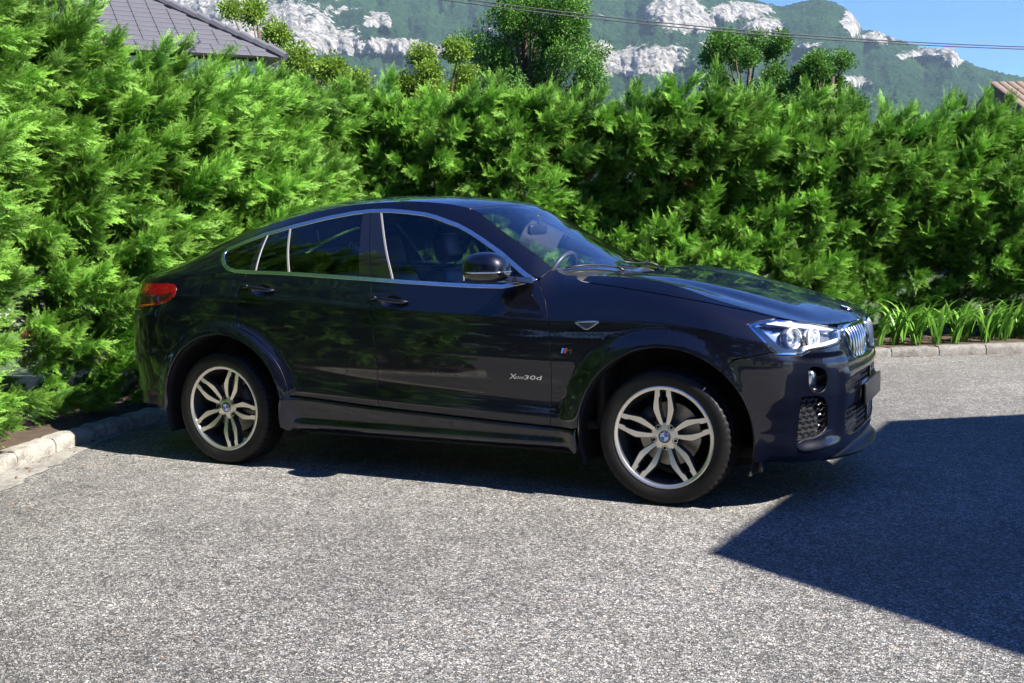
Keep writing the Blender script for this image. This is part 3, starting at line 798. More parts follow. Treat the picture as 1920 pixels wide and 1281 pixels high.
# rear bumper
rb = [(-.459,.983),(-.485,.90),(-.50,.80),(-.46,.60)]+arc(0,.35,RA,158,184,10)+[(-.47,.315),(-.60,.345),(-.80,.33),(-1.0,.30),(SR,.29),(SR,.92),(-1.3,.925),(-1.11,.928),(-.70,.945)]
joined('bumper', patch(SIDE, rb, ga=.03, gb=.016, **mkp), M['car_paint'], car)
# tail gate between the lamps, lamps
tg = [(SR,.925),(-1.3,.930),(-1.12,.935),(-1.11,1.10),(-.97,1.115),(-.97,1.15)]+line(ZRt,-.98,SR,10)
joined('tailgate', patch(SIDE, tg, ga=.03, gb=.016, **mkp), M['car_paint'], car)
tl = both('taillight', patch(SIDE, tail, off=.003, gap=.002, **mkp), M['tail_red'], P2)
stripe = [(-.47,1.010),(-.40,1.03),(-.378,1.055),(-.40,1.058),(-.50,1.036),(-.9,1.01),(-1.05,1.005),(-1.05,.985),(-.8,.985)]
both('lamp_strip', patch(SIDE, stripe, off=.0055, gap=0, flange=.002, **mkp), M['tail_dark'], (tl[0], tl[1]))
am = [(-.52,.985),(-.72,.957),(-1.02,.942),(-1.02,.957),(-.72,.975)]
both('indicator_lens', patch(SIDE, am, off=.0055, gap=0, flange=.002, **mkp), M['amber'], (tl[0], tl[1]))
# roof, windscreen, rear window, boot lid
def top_poly(x0f, x1f, m=.004, n=14, y1=None):
    """region between two curves x0f(y) (rear) and x1f(y) (front) and the rail, half car"""
    a = []
    for x in np.linspace(-.84, 2.3, 400):
        yr = float(RAILY(x))-m
        if x >= x0f(yr) and x <= x1f(yr): a.append((x, yr))
    a = a[::6]+[a[-1]]
    ys = np.linspace(a[0][1], 0, n); ye = np.linspace(0, a[-1][1], n)
    return [(x0f(y), y) for y in ys[::-1]][0:0]+a+[(x1f(y), y) for y in ye[::-1][1:]]+[(x0f(y), y) for y in ys[::-1][:-1]]
wt = lambda y: 1.632-.082*(y/.53)**2
wb = lambda y: 2.44-.25*(y/.66)**2
rt = lambda y: .10-.03*(y/.56)**2
rbm = lambda y: -.62+.05*(y/.6)**2
joined('roof', patch(TOP, top_poly(rt, lambda y: wt(y)-.003), ga=.03, gb=.02, gap=0, outward=up_out), M['car_paint'], car)
ws = joined('windscreen', patch(TOP, top_poly(wt, wb, m=.008), ga=.03, gb=.02, gap=0, flange=.004, off=-.003, outward=up_out), M['glass_screen'], car)
joined('rear_window', patch(TOP, top_poly(rbm, lambda y: rt(y)-.004, m=.02), ga=.03, gb=.02, gap=0, flange=.004, off=-.002, outward=up_out), M['glass_privacy'], car)
joined('boot_lid', patch(TOP, top_poly(lambda y: -.845+0*y, lambda y: rbm(y)-.004), ga=.02, gb=.02, gap=0, outward=up_out), M['car_paint'], car)
# black band round the windscreen glass (printed frit) as a thin border sheet
def ring(poly, w): return inset(poly, w)
# window trim and panes
DI = inset(resample(DLO, .03), .019)
both('window_trim', patch(SIDE, resample(DLO,.02), [DI], off=.004, gap=.0005, ga=.01, gb=.006, step=.012, flange=.01, **mkp), M['satin_chrome'], P2)
DG = inset(resample(DLO, .03), .015)
def pane(a, b, c=None, d=None):
    P = clip_half(DG, a, b)
    if c: P = clip_half(P, c, d)
    return P
L_q = ((.168,1.50),(.160,1.05)); L_q2 = ((.182,1.05),(.172,1.50))
L_1 = ((.214,1.05),(.165,1.50)); 
bar2t, bar2b = (.170,1.47), (.210,1.10)
bar1t, bar1b = (.333,1.482), (.470,1.11)
Bt, Bb = (.905,1.58), (1.045,1.10)
Gt, Gb = (.983,1.55), (1.195,1.10)
GL = dict(gap=.0005, flange=.003, off=-.004)
def lft(a, b): return (a, b)
# clip_half keeps the left of a->b ; walking downwards keeps larger s, upwards keeps smaller s
quarter = clip_half(DG, (.150,1.10), (.156,1.5))
small = clip_half(clip_half(DG, bar2t, bar2b), (bar1b[0]-.004, bar1b[1]), (bar1t[0]-.004, bar1t[1]))
rearg = clip_half(clip_half(DG, (bar1t[0]+.006, bar1t[1]), (bar1b[0]+.006, bar1b[1])), (Bb[0]-.085, Bb[1]), (Bt[0]-.045, Bt[1]))
frontg = clip_half(DG, Gt, Gb)
pillar_r = clip_half(clip_half(DG, (Bt[0]-.045, Bt[1]), (Bb[0]-.085, Bb[1])), (Bb[0]-.0025, Bb[1]), (Bt[0]-.0025, Bt[1]))
pillar_f = clip_half(clip_half(DG, (Bt[0]+.0025, Bt[1]), (Bb[0]+.0025, Bb[1])), (Gb[0]-.010, Gb[1]), (Gt[0]-.010, Gt[1]))
pil_q = clip_half(clip_half(DG, (.160,1.5), (.154,1.10)), (bar2b[0]-.004, bar2b[1]), (bar2t[0]-.004, bar2t[1]))
for nm, pl, mt in (('side_window', quarter, 'glass_privacy'), ('side_window', small, 'glass_privacy'), ('side_window', rearg, 'glass_privacy'), ('side_window', frontg, 'glass_clear')):
    both(nm, patch(SIDE, pl, **GL, **mkp), M[mt], P2)
for pl in (pillar_r, pillar_f, pil_q):
    both('pillar_cover', patch(SIDE, pl, gap=.0005, flange=.004, off=-.001, **mkp), M['gloss_black'], P2)
def bar(a, b, w, mat, off=.001):
    n = (b[1]-a[1], -(b[0]-a[0])); L = math.hypot(*n); n = (n[0]/L*w/2, n[1]/L*w/2)
    P = [(a[0]-n[0], a[1]-n[1]), (a[0]+n[0], a[1]+n[1]), (b[0]+n[0], b[1]+n[1]), (b[0]-n[0], b[1]-n[1])]
    both('window_bar', patch(SIDE, P, off=off, gap=0, flange=.008, ga=.02, gb=.02, **mkp), M[mat], P2)
bar((.345,1.449), (.452,1.172), .010, 'dull_trim'); bar((.182,1.412), (.205,1.182), .006, 'dull_trim')
bar((.998,1.518), (1.177,1.134), .009, 'dull_trim')
# door handle bowls and handles
def bowl(s0, z0, sl, sgnpar, hl):
    def off(s, z):
        u = (np.asarray(s)-s0)/.075; v = (np.asarray(z)-z0-sl*(np.asarray(s)-s0))/.034
        r = np.clip(u*u+v*v, 0, 1); return -.030*(1-r)**.8
    both('handle_recess', patch(SIDE, handle_bowl(s0, z0, sl), off=off, gap=-.0008, ga=.008, gb=.006, step=.008, flange=0, **mkp), M['car_paint'], sgnpar)
    for sg, par in zip((-1,1), sgnpar):
        m = MB(); pts = []; rad = []
        for t in np.linspace(-1, 1, 17):
            s = s0+t*hl; z = z0+.012+sl*t*hl
            q = SIDE(s, z, .030*(1-abs(t)**4)+.004); pts.append((q[0], q[1], q[2])); rad.append(.0125*(1-.45*abs(t)**6))
        m.tube(pts, rad, 12)
        q = SIDE(s0-hl*1.18, z0+.012-sl*hl*1.18, .010); m.rbox(tuple(q), (.045,.028,.026), .011, n=3)
        m.build('door_handle', M['car_paint'], par, flip_y=sg < 0)
bowl(.285, 1.070, -.11, dr, .100); bowl(1.205, 1.010, -.09, df, .105)
# headlights
hl = both('headlight', patch(SIDE, head, off=lambda s, z: -.055-.02*np.sin((s-3.2)*4), gap=.001, ga=.02, gb=.012, flange=0, **mkp), M['lamp_chrome'], P2)
both('lens', patch(SIDE, head, off=.001, gap=.0022, ga=.02, gb=.012, flange=.05, **mkp), M['glass_lens'], hl)
frm = inset(resample(head,.02), .011)
both('lamp_bezel', patch(SIDE, resample(head,.015), [frm], off=-.004, gap=.002, step=.012, ga=.01, gb=.006, flange=.01, **mkp), M['chrome'], hl)
for sg, par in zip((-1,1), hl):
    for s0, z0, r0 in ((3.475,.848,.047), (3.625,.845,.044)):
        m = MB(); c = SIDE(s0, z0, -.062); nx, ny = plan_n(s0); n = Vector((float(nx)*.6+.4, float(ny)*.6, 0)).normalized()
        R = n.to_track_quat('Z', 'Y').to_matrix()
        prof = [(r0*.98,-.01),(r0,.03),(r0*.92,.036),(r0*.86,.03),(r0*.84,.0),(r0*.6,.004),(r0*.5,.018),(r0*.28,.028),(.0005,.031)]
        mm = MB(); mm.lathe(prof, 28, 'z')
        m.add([Vector(c)+R @ Vector(v) for v in mm.v], mm.f, 0)
        o = m.build('projector', [M['lamp_chrome']], par, flip_y=sg < 0)
        m = MB(); mm = MB(); mm.lathe([(r0*1.0,.030),(r0*1.10,.040),(r0*1.16,.030),(r0*1.10,.018)], 28, 'z', closed=True)
        m.add([Vector(c)+R @ Vector(v) for v in mm.v], mm.f); m.build('light_ring', M['lamp_white'], par, flip_y=sg < 0)
    # dark divider plates and lower light guide
    m = MB()
    for s0, s1, z0, z1 in ((3.40,3.78,.902,.909), (3.545,3.565,.80,.90), (3.69,3.70,.80,.895)):
        V = []
        for s in np.linspace(s0, s1, 8):
            for z in (z0, z1):
                for of in (-.075, -.028): V.append(tuple(SIDE(s, z, of)))
        Fc = []
        for i in range(7):
            b0 = i*4
            for q in ((0,1,5,4),(2,6,7,3),(1,3,7,5),(0,4,6,2)): Fc.append(tuple(b0+k for k in q))
        m.add(V, Fc)
    m.build('lamp_divider', M['gloss_black'], par, flip_y=sg < 0)
    guide = [(3.30,.905),(3.40,.815),(3.43,.803),(3.50,.800),(3.545,.812),(3.70,.818),(3.85,.826),(3.85,.812),(3.70,.803),(3.56,.798),(3.53,.788),(3.505,.780),(3.388,.786),(3.368,.80),(3.262,.915)]
    emit('light_guide', patch(SIDE, guide, off=-.014, gap=0, flange=.02, ga=.02, gb=.012, **mkp), M['lamp_white'], par, sg)
    brow = [(3.30,.928),(3.405,.934),(3.55,.920),(3.70,.902),(3.84,.882),(3.84,.870),(3.70,.888),(3.55,.905),(3.42,.916)]
    emit('light_guide', patch(SIDE, brow, off=-.014, gap=0, flange=.02, ga=.02, gb=.012, **mkp), M['lamp_white'], par, sg)
# kidney grilles
for sg in (-1, 1):
    kf = inset(resample(kid,.015), .013)
    g = emit('grille', patch(SIDE, resample(kid,.012), [kf], off=.010, gap=-.001, ga=.01, gb=.006, step=.012, flange=.035, **mkp), M['chrome'], car, sg)
    m = MB()
    V, Fc, N = patch(SIDE, kid, off=-.06, gap=-.002, ga=.03, gb=.03, flange=0, **mkp); m.add(V, Fc)
    m.build('grille_backing', M['matte_black'], g, flip_y=sg < 0)
    for k in range(7):
        s = 3.966+k*.049; zt, zb_ = .878, .728
        P = np.array(kf); zs_in = []
        for a, b in zip(P, np.roll(P, -1, axis=0)):
            if (a[0]-s)*(b[0]-s) < 0: t = (s-a[0])/(b[0]-a[0]); zs_in.append(a[1]+t*(b[1]-a[1]))
        if len(zs_in) < 2: continue
        zt, zb_ = max(zs_in)+.002, min(zs_in)-.002
        V = []; n = 9; hw = .0085
        for i in range(n):
            z = zb_+(zt-zb_)*i/(n-1); bow = .016*math.sin(math.pi*i/(n-1))
            V += [tuple(SIDE(s-hw, z, -.004+bow)), tuple(SIDE(s-hw*.5, z, .002+bow)), tuple(SIDE(s+hw*.5, z, .002+bow)), tuple(SIDE(s+hw, z, -.004+bow)), tuple(SIDE(s+hw, z, -.03)), tuple(SIDE(s-hw, z, -.03))]
        m = MB(); m.add(V, [(i*6+a, i*6+a+1, i*6+7+a, i*6+6+a) for i in range(n-1) for a in (0,1,2)], 0); m.add(V, [(i*6+a, i*6+(a+1) % 6, i*6+6+(a+1) % 6, i*6+6+a) for i in range(n-1) for a in (3,4,5)], 1)
        m.build('grille_slat', [M['satin_chrome'], M['matte_black']], g, flip_y=sg < 0, auto=50)
# openings: dark boxes with mesh bars
def opening(name, poly, depth, mat='matte_black', sgs=(-1,1), mesh=None):
    for sg in sgs:
        d = patch(SIDE, poly, off=-depth, gap=-.002, ga=.03, gb=.03, flange=0, **mkp)
        o = emit(name, d, M[mat], car, sg)
        P = resample(poly, .02); n = len(P)
        V = [tuple(SIDE(a, b, -.002)) for a, b in P]+[tuple(SIDE(a, b, -depth)) for a, b in P]
        m = MB(); m.add(V, [(i, (i+1) % n, n+(i+1) % n, n+i) for i in range(n)])
        m.build('opening_wall', M['gloss_black'], o, flip_y=sg < 0)
        if mesh:
            A = np.array(poly); (a0, b0), (a1, b1) = A.min(0), A.max(0)
            m = MB(); r = 0
            z = b0+mesh*.5
            while z < b1:
                # stepped horizontal bar, broken where it leaves the outline
                run = []
                for i, s in enumerate(np.arange(a0, a1, mesh*.30)):
                    ph = (i+(2 if r % 2 else 0)) % 4
                    zz = z+(.30*mesh if ph in (1, 2) else -.05*mesh)
                    if inside(poly, np.array([s]), np.array([zz]))[0]: run.append(tuple(SIDE(s, zz, -.014)))
                    else:
                        if len(run) > 1: m.tube(run, mesh*.085, 5)
                        run = []
                if len(run) > 1: m.tube(run, mesh*.085, 5)
                z += mesh*.78; r += 1
            if m.v: m.build('mesh_bars', M['gloss_black'], o, flip_y=sg < 0)
opening('air_intake', meshp, .045, mesh=.036)
opening('air_intake', midp, .05, mesh=.035); opening('air_intake', lowp, .06, mesh=.035)
# fog lamp pockets
for sg in (-1, 1):
    def foff(s, z): return -.050+0*np.asarray(s)
    o = emit('fog_lamp', patch(SIDE, fogp, off=-.05, gap=-.002, ga=.02, gb=.02, flange=0, **mkp), M['gloss_black'], car, sg)
    P = resample(fogp, .015); n = len(P)
    V = [tuple(SIDE(a, b, -.001)) for a, b in P]+[tuple(SIDE(a, b, -.05)) for a, b in P]
    m = MB(); m.add(V, [(i, (i+1) % n, n+(i+1) % n, n+i) for i in range(n)]); m.build('pocket_wall', M['gloss_black'], o, flip_y=sg < 0)
    m = MB(); pts = [tuple(SIDE(3.575, z, -.018)) for z in np.linspace(.612, .690, 9)]; m.tube(pts, [.014,.019,.0205,.021,.021,.021,.0205,.019,.014], 14)
    m.build('lamp_capsule', M['lamp_chrome'], o, flip_y=sg < 0)
    m = MB(); pts = [tuple(SIDE(3.58, z, -.010)) for z in np.linspace(.615, .687, 9)]; m.tube(pts, [.014,.019,.0205,.021,.021,.021,.0205,.019,.014], 14)
    m.build('lens', M['glass_lens'], o, flip_y=sg < 0)
    # small bright blade under the lower intake
    bl = [(3.49,.352),(3.62,.358),(3.715,.385),(3.76,.372),(3.74,.330),(3.64,.305),(3.53,.300),(3.49,.315)]
    emit('bumper_blade', patch(SIDE, smoothpoly(bl,1), off=lambda s, z: .006+.10*(.352-np.asarray(z)), gap=0, flange=.05, ga=.015, gb=.010, **mkp), M['car_paint'], car, sg)
# front splitter, number plate with its holder
m = MB()
for k, y in enumerate(np.linspace(-.52, .52, 27)): pass
ys = np.linspace(-.52, .52, 27); V = []
for y in ys:
    xo = 3.700-.16*(abs(y)/.52)**2.6
    V += [(xo-.20,y,.225),(xo-.02,y,.205),(xo,y,.222),(xo-.005,y,.240),(xo-.05,y,.285),(xo-.20,y,.30)]
Fc = [(i*6+a, i*6+(a+1) % 6, i*6+6+(a+1) % 6, i*6+6+a) for i in range(26) for a in range(6)]+[tuple(range(6)), tuple(26*6+k for k in range(5,-1,-1))]
m.add(V, Fc); m.build('splitter', M['satin_black'], car, auto=40)
pl = MB(); pl.rbox((3.690,0,.515), (.016,.53,.116), .006); plate = pl.build('number_plate', M['satin_black'], car, auto=40)
ph = MB(); ph.rbox((3.655,0,.512), (.055,.50,.135), .02); ph.build('plate_holder', M['gloss_black'], plate, auto=40)
# wheel arches (inner liners) and underbody
for cx in (0., 2.81):
    for sg in (-1, 1):
        m = MB(); V = []; A = np.linspace(math.radians(-22), math.radians(202), 40)
        pr = [(RA+.004,.905),(RA-.006,.88),(RA+.012,.84),(RA+.012,.52)]
        for a in A:
            for r, y in pr: V.append((cx+r*math.cos(a), y, .35+r*math.sin(a)))
        n = len(pr); m.add(V, [(i*n+k, i*n+k+1, i*n+n+k+1, i*n+n+k) for i in range(39) for k in range(n-1)])
        m.add([(cx+(RA+.012)*math.cos(a), .52, .35+(RA+.012)*math.sin(a)) for a in A]+[(cx,.52,.10)], [(i, i+1, 40) for i in range(39)])
        m.build('wheel_arch_liner', M['well_black'], car, flip_y=sg < 0)
m = MB(); m.box((1.40,0,.24), (1.80,1.56,.06)); m.box((3.20,0,.25), (.5,1.3,.06)); m.box((-.62,0,.33), (.40,1.3,.06)); m.box((1.40,0,.27), (3.6,.98,.06))
m.build('underbody', M['well_black'], car)
for sg in (-1, 1):
    m = MB(); m.rbox((3.285,.70*sg,.230), (.02,.30,.065), .006); m.build('air_deflector', M['satin_black'], car)
# inner shell: dark metal behind the shut lines
def inner(name, s0, s1, zlo, zhi, holes=(), off=-.03, mat='interior_dark'):
    P = line(lambda s: zlo(s), s0, s1, 30)+line(lambda s: zhi(s), s1, s0, 30)
    both(name, patch(SIDE, P, holes, off=off, gap=0, flange=0, ga=.06, gb=.04, step=.05, **mkp), M[mat], P2)
inner('inner_panel', .53, 2.28, lambda s: .26, lambda s: float(ZB(s))-.03, off=-.028)
inner('inner_panel', 2.30, 3.20, lambda s: .83, lambda s: float(ZRt(s))-.035, off=-.03)
inner('inner_panel', -.48, .53, lambda s: .84, lambda s: float(_zbd(s))-.03, off=-.028)
m = MB()
for x in (2.36, 2.30): pass
m.box((2.42,0,.72), (.05,1.5,.75)); m.build('bulkhead', M['interior_dark'], car)
m = MB(); m.box((3.28,0,.62), (.04,1.05,.50)); m.build('radiator_panel', M['matte_black'], car)
# cowl trim under the windscreen
V = []; ys = np.linspace(-.63, .63, 31)
for y in ys:
    xb = wb(y)-.03; zb_ = float(TOP(xb, min(abs(y), .65))[2]); hz = float(HOOD(max(2.3, 2.47-.22*(y/.7)**2), y)[2])-.03
    V += [(xb-.07,y,float(TOP(xb-.07, y)[2])-.004), (xb-.01,y,min(zb_+.004, hz+.02)), (xb+.03,y,hz), (xb+.05,y,hz-.03)]
m = MB(); m.add(V, [(i*4+k, i*4+k+1, i*4+5+k, i*4+4+k) for i in range(30) for k in range(3)]); m.build('cowl_panel', M['satin_black'], car)
def topz(x, y): return float(TOP(x, y)[2])
for p0, p1, p2 in (((2.225,-.57),(2.295,-.33),(2.36,-.26)), ((2.265,.05),(2.36,.42),(2.42,.50))):
    pass
def wiper(pts, piv):
    m = MB()
    P = [(x, y, topz(x, y)+.013) for x, y in pts]
    m.tube(P, [.0055]*len(P), 6)
    m.tube([P[len(P)//2], (piv[0]-.03, piv[1], topz(*piv)+.03), (piv[0], piv[1], topz(*piv)+.015)], [.005,.007,.010], 6)
    m.build('wiper', M['satin_black'], car)
wiper([(2.165,-.60),(2.235,-.48),(2.285,-.36),(2.325,-.24),(2.345,-.10),(2.355,.02)], (2.37,-.24))
wiper([(2.29,-.02),(2.315,.14),(2.31,.30),(2.28,.44),(2.23,.56)], (2.37,.36))
# mirrors
def mirror(sg):
    V = []; n = 28; mrow = 18
    for i in range(mrow+1):
        ph = -math.pi/2+math.pi*i/mrow
        for k in range(n):
            th = 2*math.pi*k/n
            def sp(c, e): return math.copysign(abs(c)**e, c)
            x = sp(math.cos(ph), .75)*sp(math.cos(th), .80)*.128
            y = sp(math.cos(ph), .75)*sp(math.sin(th), .75)*.105
            z = sp(math.sin(ph), .85)*.092
            z += .012 if z > 0 else 0
            if z < 0: z *= .62
            if x < 0: x *= .95; 
            z += -.10*y*0
            z += (-.25*x if z > 0 else .0)*max(0, x)*2
            V.append((1.893+x+(-.06 if sg > 0 else 0), 1.018+y-(.03 if sg > 0 else 0), 1.188+z-(.055 if sg > 0 else 0)))
    Fc = [(i*n+k, i*n+(k+1) % n, (i+1)*n+(k+1) % n, (i+1)*n+k) for i in range(mrow) for k in range(n)]
    mi = [0 if i >= mrow//2 else 1 for i in range(mrow) for k in range(n)]
    m = MB(); m.add(V, Fc); m.m = mi
    hou = m.build('door_mirror', [M['car_paint'], M['gloss_black']], car, flip_y=sg < 0)
    m = MB(); pts = []
    for k in range(25):
        th = math.radians(-75+230*k/24-40)
        def sp(c, e): return math.copysign(abs(c)**e, c)
        pts.append((1.893+sp(math.cos(th), .80)*.1305+(-.06 if sg > 0 else 0), 1.018+sp(math.sin(th), .75)*.1075-(.03 if sg > 0 else 0), 1.188-(.055 if sg > 0 else 0)))
    m.tube(pts, .0045, 6); m.build('indicator_strip', M['chrome'], hou, flip_y=sg < 0)
    m = MB(); V = []
    for y, x0, x1, z0, z1 in ((.800,1.945,2.062,1.112,1.150),(.86,1.94,2.045,1.120,1.152),(.93,1.90,2.01,1.130,1.160),(1.0,1.86,1.97,1.140,1.165)):
        V += [(x0,y,z0),(x1,y,z0+.004),(x1-.01,y,z1),(x0+.01,y,z1)]
    m.add(V, [(i*4+a, i*4+(a+1) % 4, i*4+4+(a+1) % 4, i*4+4+a) for i in range(3) for a in range(4)]); m.build('mirror_arm', M['gloss_black'], hou, flip_y=sg < 0, auto=35)
    m = MB(); m.rbox((1.800-(.06 if sg > 0 else 0),1.02-(.03 if sg > 0 else 0),1.186-(.055 if sg > 0 else 0)), (.012,.15,.085), .005); m.build('mirror_glass', M['chrome'], hou, flip_y=sg < 0)
for sg in (-1, 1): mirror(sg)
# ------------------------------------------------------------------ wheels
def make_wheel(cx, sg, rot):
    """wheel centred on its axle; outer face towards +y before flipping"""
    yc = .800
    w = empty('wheel', (cx, 0, .350), car)
    fy = sg < 0
    m = MB(); R = .350
    prof = [(.246,.075),(.252,.098),(.262,.108),(.278,.1185),(.298,.1225),(.318,.1205),(.332,.114),(.341,.104)]
    inner_ = [(r, -a) for r, a in prof[::-1]]
    tread = []
    g = [-.062,-.022,.022,.062]
    xs = [.097]
    pr = prof+[(.3462,.092)]
    for c0 in g[::-1]:
        pr += [(.3495,c0+.0055),(.3425,c0+.0045),(.3425,c0-.0045),(.3495,c0-.0055)]
    pr += [(.3462,-.092)]+inner_
    n = 180; V = []; mm = len(pr)
    for k in range(n):
        A = 2*math.pi*k/n; q = (k % 3 == 0)
        for r, a in pr:
            rr = r
            if q and r > .340 and abs(a) > .063: rr = r-.0055
            V.append((rr*math.cos(A), yc+a, rr*math.sin(A)))
    Fc = [(k*mm+i, k*mm+i+1, ((k+1) % n)*mm+i+1, ((k+1) % n)*mm+i) for k in range(n) for i in range(mm-1)]
    m.add(V, Fc); m.build('tyre', M['tyre_rubber'], w, flip_y=fy, auto=30)
    # rim barrel and lip
    m = MB()
    m.lathe([(.262,.100),(.2625,.109),(.257,.112),(.247,.1085),(.242,.104)], 96, 'y', (0,yc,0), 0)
    m.lathe([(.242,.104),(.238,.094),(.229,.060),(.222,.02),(.218,-.06),(.228,-.105)], 96, 'y', (0,yc,0), 1)
    rim = m.build('rim', [M['machined'], M['rim_paint']], w, flip_y=fy, auto=45)
    # five twin spokes
    outl = [(.020,.052),(.035,.085),(.0495,.125),(.0530,.1435),(.0495,.172),(.0445,.199),(.0415,.225),(.0405,.2445),(.0165,.2475),(.0165,.210),(.0225,.203),(.0245,.188),(.0235,.1435),(.016,.100),(.009,.072),(.003,.058)]
    def yface(r): return yc+.104-.030*(1-min(1, max(0, (r-.05)/.195)))**1.15*1.0+.004*math.sin(min(1,max(0,(r-.05)/.19))*math.pi)
    for k in range(5):
        base = math.radians(90+72*k+rot)
        for mir in (1, -1):
            P = [(v*mir, u) for v, u in outl]; n = len(P)
            ca, sa = math.cos(base), math.sin(base)
            def W(v, u, y): return (u*ca+v*sa*1.0, y, u*sa-v*ca)
            cv = sum(q[0] for q in P)/n; cu = sum(q[1] for q in P)/n
            V = []
            for v, u in P: V.append(W(v, u, yface(math.hypot(v, u))))            # machined face edge
            for v, u in P:                                                        # chamfer
                V.append(W(v+(v-0)*.04*0+(.0022 if v > cv else -.0022), u, yface(math.hypot(v, u))-.004))
            for v, u in P:
                ex = .006 if (v > 0) == (v > cv) else .004
                V.append(W(v+(ex if v > cv else -ex), u, yface(math.hypot(v, u))-.040))
            # triangulated face strip: pair outer and inner outlines
            m = MB(); tri = delaunay_2d_cdt([Vector(q) for q in P], [(i, (i+1) % n) for i in range(n)], [], 1, 1e-7)
            m.add(V[:n], [tuple(f) for f in tri[2]] if len(tri[0]) == n else [tuple(range(n))], 0)
            m.add(V, [(i, (i+1) % n, n+(i+1) % n, n+i) for i in range(n)]+[(n+i, n+(i+1) % n, 2*n+(i+1) % n, 2*n+i) for i in range(n)], 1)
            m.build('spoke', [M['machined'], M['rim_paint']], rim, flip_y=fy, auto=25)
    # hub with bolt bores, bolts, cap
    m = MB(); hb = [(.036,.0815),(.046,.080),(.058,.076),(.066,.066),(.070,.040)]
    m.lathe([(.0255,.076),(.030,.081),(.046,.0795),(.060,.0775),(.0715,.0755)], 60, 'y', (0,yc,0), 0)
    m.lathe([(.0715,.0755),(.075,.066),(.078,.050),(.080,.02)], 60, 'y', (0,yc,0), 1)
    m.build('hub', [M['machined'], M['rim_paint']], rim, flip_y=fy, auto=40)
    for k in range(5):
        A = math.radians(90+36+72*k+rot); m = MB()
        c = (.0585*math.cos(A), yc+.0815, .0585*math.sin(A))
        m.lathe([(.0155,-.03),(.0155,.0005),(.0140,.001),(.0135,-.006),(.0080,-.006),(.0080,-.001),(.0005,-.001)], 16, 'y', c); m.build('wheel_bolt', M['matte_black'], rim, flip_y=fy, auto=40)
    cap = MB(); cap.lathe([(.0335,.072),(.0335,.0825),(.031,.0855),(.0225,.0858),(.0005,.0860)], 40, 'y', (0,yc,0), 0)
    capo = cap.build('centre_cap', [M['gloss_black']], rim, flip_y=fy, auto=40)
    roundel(capo, lambda u, v: (u, (yc+.0866), v), .0215, .033, fy, rot)
    m = MB(); m.lathe([(.16,-.02),(.163,.0),(.163,.018),(.085,.020),(.080,.03),(.078,.045),(.0005,.046)], 60, 'y', (0,yc-.03,0)); m.build('brake_disc', M['brake_steel'], w, flip_y=fy, auto=40)
    m = MB(); V = []
    a0 = math.radians(150 if cx > 1 else 25)
    for a in np.linspace(a0-.5, a0+.5, 9):
        for r, y in ((.105,.79),(.175,.79),(.175,.86-.02),(.105,.86-.02)): V.append((r*math.cos(a), y+.0, r*math.sin(a)))
    m.add(V, [(i*4+k, i*4+(k+1) % 4, i*4+4+(k+1) % 4, i*4+4+k) for i in range(8) for k in range(4)]+[(0,1,2,3),(32,33,34,35)]); m.build('brake_caliper', M['caliper_grey'], w, flip_y=fy)
    m = MB(); A = math.radians(-90+14); m.tube([(.236*math.cos(A),yc+.092,.236*math.sin(A)),(.220*math.cos(A),yc+.085,.220*math.sin(A))], .004, 8); m.build('valve', M['satin_black'], rim, flip_y=fy)
    return w
def disc_fan(fun, r0, r1, a0, a1, n=10):
    V = []; Fc = []
    for i in range(n+1):
        a = a0+(a1-a0)*i/n
        V += [fun(r0*math.cos(a), r0*math.sin(a)), fun(r1*math.cos(a), r1*math.sin(a))]
    return V, [(2*i, 2*i+1, 2*i+3, 2*i+2) for i in range(n)]
def letters(word, fun_mid, par, mat, fy=False):
    """flat letter meshes; fun_mid maps (u, v) of the text plane to 3-D"""
    cu = bpy.data.curves.new('letter', 'FONT'); cu.body = word; cu.size = 1.0; cu.resolution_u = 2
    ob = bpy.data.objects.new('letter', cu); COL.objects.link(ob)
    dg = bpy.context.evaluated_depsgraph_get(); me = bpy.data.meshes.new_from_object(ob.evaluated_get(dg))
    V = [tuple(v.co) for v in me.vertices]; Fc = [tuple(p.vertices) for p in me.polygons]
    bpy.data.objects.remove(ob); bpy.data.curves.remove(cu); bpy.data.meshes.remove(me)
    return V, Fc
def roundel(par, fun, ri, ro, fy, rot):
    m = MB()
    for q in range(4):
        V, Fc = disc_fan(fun, .0003, ri, math.radians(90*q+rot), math.radians(90*q+90+rot)); m.add(V, Fc, q % 2)
    V, Fc = disc_fan(fun, ri, ri*1.06, 0, 2*math.pi, 32); m.add(V, Fc, 1)
    V, Fc = disc_fan(fun, ro*.96, ro, 0, 2*math.pi, 32); m.add(V, Fc, 2)
    for ch, ang in (('B', 138), ('M', 90), ('W', 42)):
        V, Fc = letters(ch, None, par, None); V = np.array(V); V[:,:2] -= (V[:,:2].max(0)+V[:,:2].min(0))/2; sc = (ro-ri)*.62/.72
        a = math.radians(ang); rm = (ro*.95+ri)/2; ba = a-math.pi/2
        if fy: pass
        W = [fun(rm*math.cos(a)+sc*(x*math.cos(ba)-y*math.sin(ba)), rm*math.sin(a)+sc*(x*math.sin(ba)+y*math.cos(ba))) for x, y, z in V]
        m.add(W, Fc, 1)
    m.build('emblem', [M['roundel_blue'], M['roundel_white'], M['chrome']], par, flip_y=fy, smooth=False)
make_wheel(2.81, -1, 0); make_wheel(0, -1, -22); make_wheel(2.81, 1, 20); make_wheel(0, 1, 33)
